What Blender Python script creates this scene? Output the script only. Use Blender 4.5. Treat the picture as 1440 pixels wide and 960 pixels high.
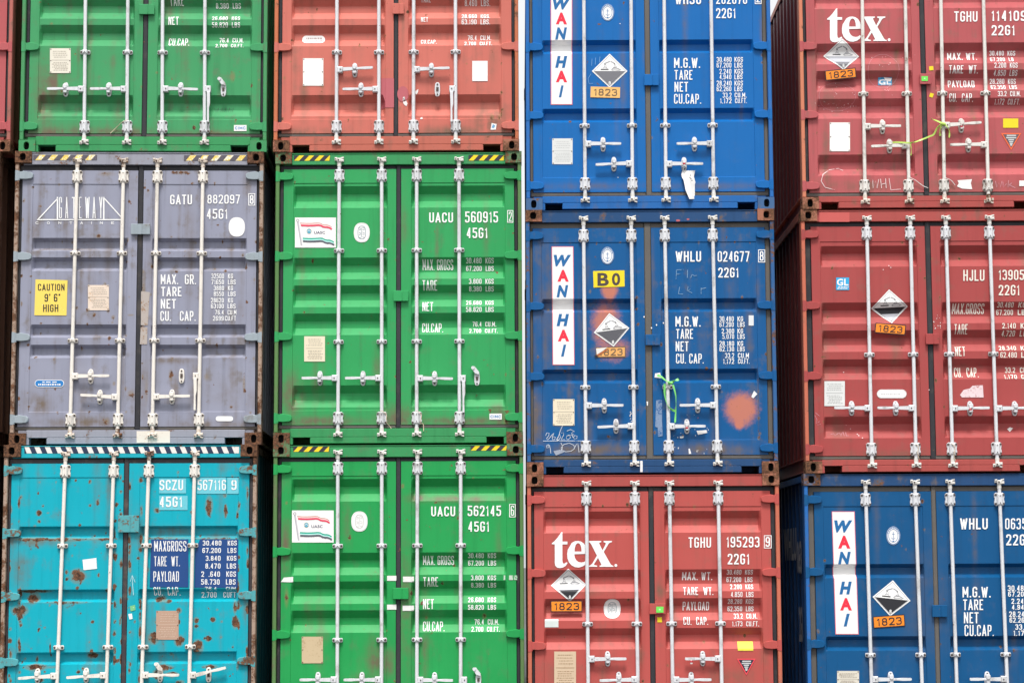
import bpy, bmesh, math, random
import numpy as np
from mathutils import Vector, Matrix

for o in list(bpy.data.objects):
    bpy.data.objects.remove(o)
C = bpy.context.scene.collection
S = bpy.context.scene
RND = random.Random(7)

# ------------------------------------------------------------------ camera, sky, sun, exposure
CAM_F, CAM_PITCH, CAM_ROLL, CAM_YAW, CAM_H = 2894.68, 0.1076186, -0.0046154, 0.0002616, 1.7288
cam_d = bpy.data.cameras.new('camera')
cam = bpy.data.objects.new('camera', cam_d)
C.objects.link(cam)
cam.location = (0, -20, CAM_H)
cam.matrix_world = (Matrix.Translation((0, -20, CAM_H)) @ Matrix.Rotation(-CAM_YAW, 4, 'Z')
                    @ Matrix.Rotation(math.pi / 2 + CAM_PITCH, 4, 'X') @ Matrix.Rotation(CAM_ROLL, 4, 'Z'))
cam_d.sensor_width = 36
cam_d.lens = CAM_F / 1440 * 36
cam_d.clip_end = 2000
S.camera = cam

SUN_EL, SUN_AZ = math.radians(62), math.radians(183)      # azimuth clockwise from +Y: behind the camera, a little to its left
w = bpy.data.worlds.new('World')
S.world = w
w.use_nodes = True
nt = w.node_tree
bg = nt.nodes['Background']
sky = nt.nodes.new('ShaderNodeTexSky')
sky.sky_type = 'NISHITA'
sky.sun_disc = False
sky.sun_elevation = SUN_EL
sky.sun_rotation = SUN_AZ
sky.air_density = 1.0
sky.dust_density = 6.0
sky.ozone_density = 1.0
hs = nt.nodes.new('ShaderNodeHueSaturation')
hs.inputs['Saturation'].default_value = 0.15
nt.links.new(sky.outputs[0], hs.inputs['Color'])
veil = nt.nodes.new('ShaderNodeMix')                 # even cloud cover over the clear-sky model
veil.data_type = 'RGBA'
veil.inputs[0].default_value = 0.45
nt.links.new(hs.outputs[0], veil.inputs[6])
veil.inputs[7].default_value = (8.8, 8.9, 9.05, 1)
nt.links.new(veil.outputs[2], bg.inputs['Color'])
bg.inputs['Strength'].default_value = 0.073

sun_d = bpy.data.lights.new('sun', 'SUN')
sun_d.energy = 1.5
sun_d.angle = math.radians(14)
sun_d.color = (1.0, 0.97, 0.93)
sun = bpy.data.objects.new('sun', sun_d)
C.objects.link(sun)
sv = Vector((math.sin(SUN_AZ) * math.cos(SUN_EL), math.cos(SUN_AZ) * math.cos(SUN_EL), math.sin(SUN_EL)))
sun.rotation_euler = sv.to_track_quat('Z', 'Y').to_euler()
sun.location = sv * 40

S.view_settings.view_transform = 'Standard'
S.view_settings.look = 'None'
S.view_settings.gamma = 1
S.view_settings.use_curve_mapping = False
S.view_settings.exposure = 1.2
S.render.resolution_x, S.render.resolution_y = 1024, 682
S.render.engine = 'CYCLES'

# ------------------------------------------------------------------ the stacks: where every container stands
H9, H8, W, L40, L20 = 2.896, 2.591, 2.438, 12.192, 6.058
# id: centre x of the door end, y of the door end, turn, base height, height, length
BOX = {
    'c0t1': (-6.30, -0.15, 0.0330, 0, H9, L40), 'c0t2': (-6.245, -0.09, 0.0330, H9, H9, L40), 'c0t3': (-6.155, -0.06, 0.0311, 2 * H9, H9, L40),
    'c1t1': (-3.6885, -0.0886, 0.0349, 0, H9, L40), 'c1t2': (-3.6586, -0.0152, 0.0358, H9, H9, L40), 'c1t3': (-3.6345, 0.0182, 0.0311, 2 * H9, H9, L40),
    'c2t1': (-1.1065, 0.0377, -0.0019, 0, H9, L40), 'c2t2': (-1.1099, 0.0654, -0.0013, H9, H9, L40), 'c2t3': (-1.1328, 0.0503, -0.0009, 2 * H9, H9, L40),
    'c3t1': (1.3609, -0.0884, -0.0036, 0, H8, L20), 'c3t2': (1.3618, -0.0609, -0.0045, H8, H8, L20), 'c3t3': (1.3691, -0.0426, -0.0042, 2 * H8, H8, L20),
    'c4t1': (4.0499, 0.0058, -0.0070, 0, H8, L20), 'c4t2': (4.0680, -0.0236, -0.0088, H8, H8, L20), 'c4t3': (4.0875, -0.0345, -0.0095, 2 * H8, H8, L20),
}


def survey(cid, px, py, depth=0.055):
    """Where a point measured on the photograph (1440 x 960) lies on a container's door plane: metres from its centre line and above its base."""
    a, b = px - 720, py - 480
    c, s = math.cos(-CAM_ROLL), math.sin(-CAM_ROLL)
    u, v = c * a - s * b, s * a + c * b
    x, f, z = u / CAM_F, 1.0, -v / CAM_F
    c, s = math.cos(CAM_PITCH), math.sin(CAM_PITCH)
    y, z = c * f - s * z, s * f + c * z
    c, s = math.cos(-CAM_YAW), math.sin(-CAM_YAW)
    d = Vector((c * x - s * y, s * x + c * y, z))
    xc, yc, t, zb = BOX[cid][:4]
    n = Vector((-math.sin(t), math.cos(t), 0))
    o = Vector((0, -20, CAM_H))
    p0 = Vector((xc, yc, zb)) + n * depth
    q = o + d * ((p0 - o).dot(n) / d.dot(n)) - Vector((xc, yc, zb))
    return q.x * math.cos(t) + q.y * math.sin(t), q.z


def crop(ox, oy, s=3.555):
    """Reading taken on an enlarged crop -> photograph coordinates."""
    def f(*v):
        return tuple((ox if i % 2 == 0 else oy) + a / s for i, a in enumerate(v))
    return f


# ------------------------------------------------------------------ materials
def node(t, kind, **kw):
    n = t.nodes.new(kind)
    for k, v in kw.items():
        setattr(n, k, v)
    return n


def mixc(t, fac, a, b):
    m = node(t, 'ShaderNodeMix', data_type='RGBA')
    for sock, v in ((m.inputs[0], fac), (m.inputs[6], a), (m.inputs[7], b)):
        if hasattr(v, 'links'):
            t.links.new(v, sock)
        elif isinstance(v, (int, float)):
            sock.default_value = v
        else:
            sock.default_value = (*v, 1)
    return m.outputs[2]


def mth(t, op, a, b=None, clamp=False):
    m = node(t, 'ShaderNodeMath', operation=op, use_clamp=clamp)
    for sock, v in zip(m.inputs, (a, b)):
        if v is None:
            continue
        if hasattr(v, 'links'):
            t.links.new(v, sock)
        else:
            sock.default_value = v
    return m.outputs[0]


def smooth(t, v, lo, hi):
    m = node(t, 'ShaderNodeMapRange', interpolation_type='SMOOTHSTEP')
    t.links.new(v, m.inputs[0])
    m.inputs[1].default_value, m.inputs[2].default_value = lo, hi
    return m.outputs[0]


def noise_tex(t, vec, scale, detail=3, rough=0.55, stretch=None):
    if stretch:
        mp = node(t, 'ShaderNodeMapping')
        mp.inputs['Scale'].default_value = stretch
        t.links.new(vec, mp.inputs[0])
        vec = mp.outputs[0]
    n = node(t, 'ShaderNodeTexNoise')
    n.inputs['Scale'].default_value = scale
    n.inputs['Detail'].default_value = detail
    n.inputs['Roughness'].default_value = rough
    t.links.new(vec, n.inputs['Vector'])
    return n.outputs[0]


def coords(t):
    tc = node(t, 'ShaderNodeTexCoord')
    oi = node(t, 'ShaderNodeObjectInfo')
    va = node(t, 'ShaderNodeVectorMath', operation='MULTIPLY_ADD')
    rv = node(t, 'ShaderNodeCombineXYZ')
    for i in range(3):
        t.links.new(oi.outputs['Random'], rv.inputs[i])
    t.links.new(rv.outputs[0], va.inputs[0])
    va.inputs[1].default_value = (37.0, 53.0, 71.0)
    t.links.new(tc.outputs['Object'], va.inputs[2])
    return va.outputs[0]


MATS = {}


def paint(name, col, rust=0.0, grime=0.25, rough=0.42, fade=0.12, spec=0.22):
    """Weathered paint on steel: tone drift, run-off streaks, grime, rust breaking through, plus the stains stored on a mesh as 'wear'."""
    if name in MATS:
        return MATS[name]
    m = bpy.data.materials.new(name)
    m.use_nodes = True
    t = m.node_tree
    b = t.nodes['Principled BSDF']
    v = coords(t)
    big = noise_tex(t, v, 1.1, 4)
    mid = noise_tex(t, v, 7, 5, 0.6)
    fine = noise_tex(t, v, 46, 4, 0.65)
    streak = noise_tex(t, v, 1.0, 5, 0.6, (16, 16, 0.8))
    lump = noise_tex(t, v, 17, 4, 0.6)
    light = tuple(min(1, c * 1.12 + 0.022) for c in col)
    dark = tuple(c * 0.72 for c in col)
    c = mixc(t, mth(t, 'MULTIPLY', smooth(t, big, 0.35, 0.75), fade * 1.4), col, light)
    c = mixc(t, mth(t, 'MULTIPLY', smooth(t, streak, 0.48, 0.78), 0.35 + grime * .5), c, dark)
    c = mixc(t, mth(t, 'MULTIPLY', smooth(t, mth(t, 'ADD', mid, mth(t, 'MULTIPLY', streak, 0.5)), 0.78, 1.0), grime), c, (0.16, 0.13, 0.10))
    att = node(t, 'ShaderNodeAttribute', attribute_name='wear')
    sep = node(t, 'ShaderNodeSeparateColor')
    t.links.new(att.outputs['Color'], sep.inputs[0])
    # grey-brown dirt films and fresh primer sprayed on
    dirtf = mth(t, 'MULTIPLY', sep.outputs[1], smooth(t, mth(t, 'ADD', mid, mth(t, 'MULTIPLY', streak, .6)), 0.45, 0.95))
    c = mixc(t, dirtf, c, (0.15, 0.11, 0.075))
    spr = smooth(t, mth(t, 'ADD', sep.outputs[2], mth(t, 'MULTIPLY', mth(t, 'ADD', mth(t, 'MULTIPLY', mth(t, 'SUBTRACT', lump, 0.5), 1.1), mth(t, 'SUBTRACT', fine, 0.5)), 0.55)), 0.15, 0.95)
    c = mixc(t, mth(t, 'MULTIPLY', spr, 0.85), c, (0.56, 0.185, 0.10))
    # rust
    lvl = smooth(t, mth(t, 'ADD', mth(t, 'MULTIPLY', mid, 0.75), mth(t, 'MULTIPLY', fine, 0.45)), 0.86 - rust * 0.62, 0.93 - rust * 0.55)
    ra = smooth(t, mth(t, 'ADD', sep.outputs[0], mth(t, 'ADD', mth(t, 'MULTIPLY', mth(t, 'SUBTRACT', fine, 0.5), 0.9), mth(t, 'MULTIPLY', mth(t, 'SUBTRACT', lump, 0.5), 2.2))), 0.44, 0.60)
    halo = mth(t, 'MULTIPLY', smooth(t, sep.outputs[0], 0.08, 0.55), 0.5)
    c = mixc(t, halo, c, (0.24, 0.17, 0.075))
    rustc = mixc(t, smooth(t, fine, 0.35, 0.65), (0.045, 0.024, 0.016), (0.185, 0.088, 0.048))
    rm = mth(t, 'MAXIMUM', lvl, ra)
    c = mixc(t, rm, c, rustc)
    t.links.new(c, b.inputs['Base Color'])
    rr = mth(t, 'ADD', mth(t, 'MULTIPLY', rm, 0.4), mth(t, 'ADD', rough - 0.08, mth(t, 'MULTIPLY', mid, 0.2)), clamp=True)
    t.links.new(rr, b.inputs['Roughness'])
    b.inputs['Specular IOR Level'].default_value = spec
    bp = node(t, 'ShaderNodeBump')
    bp.inputs['Strength'].default_value = 0.35
    bp.inputs['Distance'].default_value = 0.004
    hgt = mth(t, 'ADD', mth(t, 'MULTIPLY', big, 2.2), mth(t, 'ADD', mth(t, 'MULTIPLY', fine, 0.12), mth(t, 'MULTIPLY', rm, 0.3)))
    t.links.new(hgt, bp.inputs['Height'])
    t.links.new(bp.outputs[0], b.inputs['Normal'])
    MATS[name] = m
    return m


def flat(name, col, rough=0.55, wear=0.0, under=None, spec=0.3):
    """Printed or painted film; 'wear' lets what lies under it show through in flakes."""
    if name in MATS:
        return MATS[name]
    m = bpy.data.materials.new(name)
    m.use_nodes = True
    t = m.node_tree
    b = t.nodes['Principled BSDF']
    v = coords(t)
    n1 = noise_tex(t, v, 9, 5, 0.65)
    c = mixc(t, mth(t, 'MULTIPLY', smooth(t, n1, 0.45, 0.8), 0.22), col, tuple(x * 0.72 for x in col))
    if wear:
        n2 = noise_tex(t, v, 60, 4, 0.7)
        k = smooth(t, mth(t, 'ADD', mth(t, 'MULTIPLY', n1, 0.5), mth(t, 'MULTIPLY', n2, 0.5)), 0.64 - wear * .3, 0.70 - wear * .3)
        c = mixc(t, k, c, under or (0.2, 0.2, 0.2))
    t.links.new(c, b.inputs['Base Color'])
    b.inputs['Roughness'].default_value = rough
    b.inputs['Specular IOR Level'].default_value = spec
    MATS[name] = m
    return m


WHITE = flat('white_paint', (0.84, 0.84, 0.83))
BLACK = flat('black_print', (0.025, 0.025, 0.03))
YELLOW = flat('yellow_film', (0.80, 0.62, 0.02))
CHALK = flat('chalk', (0.60, 0.64, 0.70), wear=0.35, under=(0.10, 0.17, 0.30))
CHALK_R = flat('chalk_on_red', (0.72, 0.55, 0.55), wear=0.4, under=(0.42, 0.10, 0.10))
GREY = flat('grey_print', (0.30, 0.30, 0.32))
RUBBER = paint('rubber_gasket', (0.030, 0.030, 0.035), rust=0.0, grime=0.25, rough=0.65, fade=0.25, spec=.25)
RUBBER_D = paint('dusty_rubber_gasket', (0.115, 0.105, 0.095), rust=0.08, grime=0.5, rough=0.7, fade=0.4, spec=.2)
DARK = flat('dark_hole', (0.012, 0.012, 0.012), rough=0.9)
BOLT = flat('bolt_metal', (0.075, 0.055, 0.045), rough=0.6)
ZINC = paint('white_lock_metal', (0.635, 0.645, 0.67), rust=0.03, grime=0.5, rough=0.38, fade=0.2, spec=.4)
ZINC_W = paint('worn_lock_metal', (0.68, 0.66, 0.62), rust=0.22, grime=0.5, rough=0.45)
CREAM = paint('cream_lock_metal', (0.76, 0.715, 0.655), rust=0.10, grime=0.3, rough=0.45)
RUSTY_CAM = paint('rusty_cam_metal', (0.66, 0.58, 0.50), rust=0.42, grime=0.5, rough=.55)
PLATE = flat('data_plate', (0.66, 0.62, 0.53), rough=0.4, wear=0.12, under=(0.40, 0.30, 0.2))

# ------------------------------------------------------------------ mesh helpers


class MB:
    def __init__(self):
        self.v, self.f, self.m = [], [], []

    def add(self, verts, faces, mi=0):
        n = len(self.v)
        self.v += [tuple(p) for p in verts]
        self.f += [tuple(i + n for i in f) for f in faces]
        self.m += [mi] * len(faces)

    def box(self, x0, x1, y0, y1, z0, z1, mi=0):
        p = [(x, y, z) for x in (x0, x1) for y in (y0, y1) for z in (z0, z1)]
        self.add(p, [(0, 1, 3, 2), (4, 6, 7, 5), (0, 4, 5, 1), (2, 3, 7, 6), (0, 2, 6, 4), (1, 5, 7, 3)], mi)

    def cbox(self, x0, x1, y0, y1, z0, z1, ch, mi=0):
        """Box whose front (-y) edges are chamfered."""
        a = [(x0 + ch, y0, z0 + ch), (x1 - ch, y0, z0 + ch), (x1 - ch, y0, z1 - ch), (x0 + ch, y0, z1 - ch)]
        b = [(x0, y0 + ch, z0), (x1, y0 + ch, z0), (x1, y0 + ch, z1), (x0, y0 + ch, z1)]
        c = [(x0, y1, z0), (x1, y1, z0), (x1, y1, z1), (x0, y1, z1)]
        f = [(0, 1, 2, 3), (11, 10, 9, 8)]
        for i in range(4):
            j = (i + 1) % 4
            f += [(i, i + 4, j + 4, j), (i + 4, i + 8, j + 8, j + 4)]
        self.add(a + b + c, f, mi)

    def prism(self, poly, y0, y1, mi=0, ch=0.0):
        """Outline in (x, z), front at y0, back at y1, front edge eased by ch towards the middle."""
        n = len(poly)
        cx, cz = sum(p[0] for p in poly) / n, sum(p[1] for p in poly) / n
        fr = []
        for x, z in poly:
            d = math.hypot(x - cx, z - cz) or 1
            k = 1 - min(.6, ch / d)
            fr.append((cx + (x - cx) * k, y0, cz + (z - cz) * k))
        v = fr + [(x, y0 + ch, z) for x, z in poly] + [(x, y1, z) for x, z in poly]
        f = [tuple(range(n)), tuple(range(3 * n - 1, 2 * n - 1, -1))]
        for i in range(n):
            j = (i + 1) % n
            f += [(i, i + n, j + n, j), (i + n, i + 2 * n, j + 2 * n, j + n)]
        self.add(v, f, mi)

    def cyl(self, p0, p1, r0, r1=None, n=12, mi=0, caps=True):
        r1 = r0 if r1 is None else r1
        p0, p1 = Vector(p0), Vector(p1)
        d = (p1 - p0).normalized()
        a = d.orthogonal().normalized()
        b = d.cross(a)
        v = [p + (a * math.cos(2 * math.pi * i / n) + b * math.sin(2 * math.pi * i / n)) * r for p, r in ((p0, r0), (p1, r1)) for i in range(n)]
        f = [(i, (i + 1) % n, n + (i + 1) % n, n + i) for i in range(n)]
        if caps:
            f += [tuple(range(n - 1, -1, -1)), tuple(range(n, 2 * n))]
        self.add(v, f, mi)

    def tube(self, pts, r, n=6, mi=0, flat_=1.0):
        for a, b in zip(pts, pts[1:]):
            self.cyl(a, b, r, n=n, mi=mi)

    def mesh(self, name, mats, smooth_angle=None):
        me = bpy.data.meshes.new(name)
        me.from_pydata(self.v, [], self.f)
        for m in mats:
            me.materials.append(m)
        me.polygons.foreach_set('material_index', self.m)
        bm = bmesh.new()
        bm.from_mesh(me)
        bmesh.ops.recalc_face_normals(bm, faces=bm.faces)
        if smooth_angle:
            for f in bm.faces:
                f.smooth = True
            for e in bm.edges:
                if len(e.link_faces) == 2 and e.calc_face_angle(0) > smooth_angle:
                    e.smooth = False
        bm.to_mesh(me)
        bm.free()
        return me


def link(name, me, parent=None, loc=None, mats=None):
    o = bpy.data.objects.new(name, me)
    C.objects.link(o)
    if parent:
        o.parent = parent
    if loc:
        o.location = loc
    if mats:
        for i, m in enumerate(mats):
            o.material_slots[i].link = 'OBJECT'
            o.material_slots[i].material = m
    return o


def stadium(cx, cz, rx, rz, n=16):
    """Oblong hole: straight sides, round ends."""
    out = []
    for i in range(n):
        a = 2 * math.pi * (i + .5) / n
        x, z = math.cos(a), math.sin(a)
        k = (abs(x) ** 3 + abs(z) ** 3) ** (-1 / 3)
        out.append((cx + x * k * rx, cz + z * k * rz))
    return out


def ellipse(cx, cz, rx, rz, n=24):
    return [(cx + rx * math.cos(2 * math.pi * i / n), cz + rz * math.sin(2 * math.pi * i / n)) for i in range(n)]


# shared pieces -------------------------------------------------------------
CW, CD, CH = 0.162, 0.178, 0.118


def holed_plate(mb, w, h, hole, to3, depth, mi_in=1):
    """A rectangular face (w x h) with an oblong hole and the hole's wall."""
    n = len(hole)
    rect = []
    for x, z in hole:                       # a matching point on the rectangle for each hole point
        dx, dz = x - w / 2, z - h / 2
        k = min((w / 2) / abs(dx) if dx else 9, (h / 2) / abs(dz) if dz else 9)
        rect.append((w / 2 + dx * k, h / 2 + dz * k))
    v = [to3(x, z, 0) for x, z in rect] + [to3(x, z, 0) for x, z in hole] + [to3(x, z, depth) for x, z in hole]
    f = []
    for i in range(n):
        j = (i + 1) % n
        f += [(i, j, n + j, n + i)]
    mb.add(v, f, 0)
    mb.add(v, [(n + i, n + (i + 1) % n, 2 * n + (i + 1) % n, 2 * n + i) for i in range(n)], 0)
    mb.add([to3(x, z, depth) for x, z in hole], [tuple(range(n))], mi_in)
    # corners of the rectangle
    for cx in (0, w):
        for cz in (0, h):
            near = sorted(rect, key=lambda p: (p[0] - cx) ** 2 + (p[1] - cz) ** 2)
            a = min((p for p in rect if abs(p[0] - cx) < 1e-6), key=lambda p: abs(p[1] - cz), default=near[0])
            b = min((p for p in rect if abs(p[1] - cz) < 1e-6), key=lambda p: abs(p[0] - cx), default=near[1])
            mb.add([to3(cx, cz, 0), to3(*a, 0), to3(*b, 0)], [(0, 1, 2)], 0)


def casting_mesh(side, rx, rz):
    """Corner casting, front face at y=0, outer face at x=0 (side -1) or x=CW (side 1), holes in both."""
    mb = MB()
    e = 0.0015
    h = CH - 2 * e
    holed_plate(mb, CW, h, stadium(CW / 2 + side * .006, h / 2, rx, rz), lambda x, z, d: (x, d, z + e), 0.07)
    xo = 0 if side < 0 else CW
    sg = 1 if side < 0 else -1
    holed_plate(mb, CD, h, stadium(CD / 2, h / 2, 0.036, 0.026), lambda x, z, d: (xo + sg * d, x, z + e), 0.05)
    xi = CW if side < 0 else 0
    mb.add([(xi, 0, e), (xi, CD, e), (xi, CD, e + h), (xi, 0, e + h)], [(0, 1, 2, 3)])
    mb.add([(0, CD, e), (CW, CD, e), (CW, CD, e + h), (0, CD, e + h)], [(0, 1, 2, 3)])
    for z in (e, e + h):
        mb.add([(0, 0, z), (CW, 0, z), (CW, CD, z), (0, CD, z)], [(0, 1, 2, 3)])
    return mb.mesh('corner_casting', [ZINC, DARK])


CAST = {(s, k): casting_mesh(s, *r) for s in (-1, 1) for k, r in (('top', (0.030, 0.036)), ('bottom', (0.027, 0.040)))}


def bearing_mesh():
    mb = MB()
    poly = [(-.05, -.05), (-.05, -.018), (-.046, -.010), (-.046, .010), (-.05, .018), (-.05, .05), (-.034, .064), (.034, .064), (.05, .05), (.05, .018), (.046, .01), (.046, -.01), (.05, -.018), (.05, -.05), (.034, -.064), (-.034, -.064)]
    mb.prism(poly, 0.030, 0.050, 0, 0.004)
    mb.cbox(-.027, .027, -0.006, .034, -.058, .058, .012)
    for sx in (-1, 1):
        for sz in (-1, 1):
            mb.cyl((sx * .0385, .024, sz * .044), (sx * .0385, .034, sz * .044), .0105, n=8, mi=1)
    for z in (-.034, .034):
        mb.cyl((0, -.011, z), (0, 0, z), .0045, n=8, mi=1)
    return mb.mesh('bearing_bracket', [ZINC, BOLT])


def guide_mesh():
    mb = MB()
    mb.prism([(-.05, -.012), (-.043, -.021), (.043, -.021), (.05, -.012), (.05, .012), (.043, .021), (-.043, .021), (-.05, .012)], .030, .050, 0, .003)
    mb.cbox(-.025, .025, -.007, .033, -.0195, .0195, .011)
    for sx in (-1, 1):
        mb.cyl((sx * .037, .023, 0), (sx * .037, .034, 0), .0110, n=8, mi=1)
    mb.cyl((0, -.011, 0), (0, 0, 0), .0045, n=8, mi=1)
    return mb.mesh('guide_bracket', [ZINC, BOLT])


def cam_mesh(sg):
    """Cam at a rod's end gripping its keeper; sg=1 at the top, -1 at the foot."""
    mb = MB()
    mb.cyl((0, .022, -sg * .055), (0, .022, -sg * .012), .021, n=12)
    mb.cbox(-.021, .021, -.010, .040, min(-sg * .014, sg * .026), max(-sg * .014, sg * .026), .009)
    mb.cbox(-.044, -.020, .000, .034, min(0, sg * .034), max(0, sg * .034), .007)
    mb.cbox(.019, .046, -.008, .034, min(sg * -.012, sg * .014), max(sg * -.012, sg * .014), .006)
    mb.prism([(.018, sg * .018), (.048, sg * .028), (.043, sg * .040), (.012, sg * .032)], .002, .032, 0, .003)
    mb.cyl((-.008, -.016, sg * .008), (-.008, 0, sg * .008), .008, n=8, mi=1)
    mb.cyl((-.034, -.006, sg * .018), (-.034, .004, sg * .018), .005, n=8, mi=1)
    return mb.mesh('cam', [ZINC, BOLT])


def catch_mesh(open_):
    mb = MB()
    mb.prism(stadium(0, 0, .027, .072, 20), .034, .052, 0, .004)
    mb.cyl((0, .026, .050), (0, .040, .050), .008, n=10, mi=1)
    mb.cyl((0, .026, -.050), (0, .040, -.050), .008, n=10, mi=1)
    if open_ == 0:
        mb.prism(stadium(0, .022, .022, .026, 14), -.022, .036, 0, .008)
        mb.prism(stadium(0, -.026, .020, .016, 14), -.010, .036, 0, .006)
    elif open_ == 1:                      # its swinging cover flipped up to one side
        mb.prism([(-.020, .045), (-.052, .095), (-.040, .118), (-.022, .116), (.022, .060), (.022, .035)], .012, .032, 0, .004)
        mb.cyl((-.040, .004, .103), (-.040, .014, .103), .017, n=10)
        mb.box(-.011, .011, .026, .040, -.016, .018, 1)
    else:
        mb.box(-.012, .012, .026, .040, -.018, .022, 1)
    return mb.mesh('handle_catch', [ZINC, BOLT])


def hinge_mesh(sx):
    """Hinge blade from the post across the gasket onto the door; sx=-1 for the left-hand leaf."""
    mb = MB()
    pts = [(.026, -.030), (.030, .034), (.085, .046), (.160, .033), (.176, .018), (.176, -.016), (.160, -.030), (.095, -.038)]
    pts = [(-sx * x, z) for x, z in pts]
    mb.prism(pts, .016, .052, 0, .006)
    mb.cyl((-sx * .032, .026, -.046), (-sx * .032, .026, .046), .0165, n=10)
    mb.box(min(-sx * .004, -sx * .030), max(-sx * .004, -sx * .030), .008, .06, -.052, .052)
    return mb.mesh('hinge', [ZINC], math.radians(40))


BEAR, GUIDE, CAMT, CAMB = bearing_mesh(), guide_mesh(), cam_mesh(1), cam_mesh(-1)
CATCH = [catch_mesh(k) for k in range(3)]
HINGE = {-1: hinge_mesh(-1), 1: hinge_mesh(1)}

# ------------------------------------------------------------------ door layouts, read on the photograph from one container of each kind
LAY = {
    'R9': dict(ref='c2t2', x=560, top=232, leaf=(237.8, 596.8), panel=(257, 576.8), gap=(231.8, 237.4), bot=(597.4, 602.2),
               tr=[(261.3, 292), (361.7, 392.1), (400.6, 431.2), (440, 470.5), (541.1, 572)], cut=(.34, .34), d=.057,
               bt=246.5, bb=587.5, camt=226, camb=608.5, gd=(351.9, 480), hinge=(247.8, 359.8, 472.8, 587.3)),
    'R8': dict(ref='c4t2', x=1305, top=311.5, leaf=(318, 640), panel=(338.8, 615.5), gap=(312.2, 317.6), bot=(640.7, 646),
               tr=[(345, 374.5), (424.5, 454.5), (463.8, 493.8), (504.3, 533), (585, 615)], cut=(.34, .34), d=.057,
               bt=327.5, bb=631, camt=308, camb=652, gd=(498,), hinge=(329, 429, 528, 630.7)),
    'B8': dict(ref='c3t2', x=912, top=312.8, leaf=(320.4, 639.6), panel=(340.2, 618.7), gap=(313.4, 319.6), bot=(640.3, 646),
               tr=[(419.5, 438.8), (518.6, 538.5)], cut=(.27, .26), d=.062,
               bt=331, bb=628, camt=308.5, camb=650, gd=(544,), hinge=(331, 430.2, 529, 630.5)),
    'P9': dict(ref='c1t2', x=196, top=232.5, leaf=(240, 599.6), panel=(259, 579), gap=(233, 239.2), bot=(600.2, 604.5),
               tr=[(334.5, 353), (361.7, 381), (455.9, 474.4), (484.3, 503)], cut=(.25, .27), d=.058,
               bt=248.4, bb=590, camt=227.5, camb=610.5, gd=(356, 478.7), hinge=(247.5, 361, 474.4, 589.5)),
    'T9': dict(ref='c1t1', x=178, top=643.6, leaf=(651.2, 1014), panel=(670.5, 996), gap=(644.3, 650.6), bot=(1014.6, 1020),
               tr=[(739.2, 757.5), (827.8, 846), (915.9, 933.3)], cut=(.20, .24), d=.056,
               bt=662, bb=1004, camt=639, camb=1026, gd=(766.8, 909.4), hinge=(661, 749, 838, 930)),
}


def zof(ref, x, y, depth=.05):
    return survey(ref, x, y, depth)[1]


for k, l in LAY.items():
    q = lambda y, d=.05: zof(l['ref'], l['x'], y, d)
    l['Z'] = dict(top=q(l['top']), leaf=(q(l['leaf'][1]), q(l['leaf'][0])), panel=(q(l['panel'][1]), q(l['panel'][0])),
                  gap=(q(l['gap'][1]), q(l['gap'][0])), bot=(q(l['bot'][1]), q(l['bot'][0])),
                  tr=[(q(b), q(a)) for a, b in l['tr']], bt=q(l['bt'], .02), bb=q(l['bb'], .02), camt=q(l['camt'], .02), camb=q(l['camb'], .02),
                  gd=[q(y, .02) for y in l['gd']], hinge=[q(y, .03) for y in l['hinge']])

CONT = {}
SCATTER = {'c1t2': (50, 22), 'c1t1': (16, 8), 'c3t2': (22, 10), 'c2t3': (16, 9), 'c1t3': (12, 9), 'c4t3': (14, 10), 'c3t3': (5, 4), 'c4t1': (7, 5)}


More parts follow.
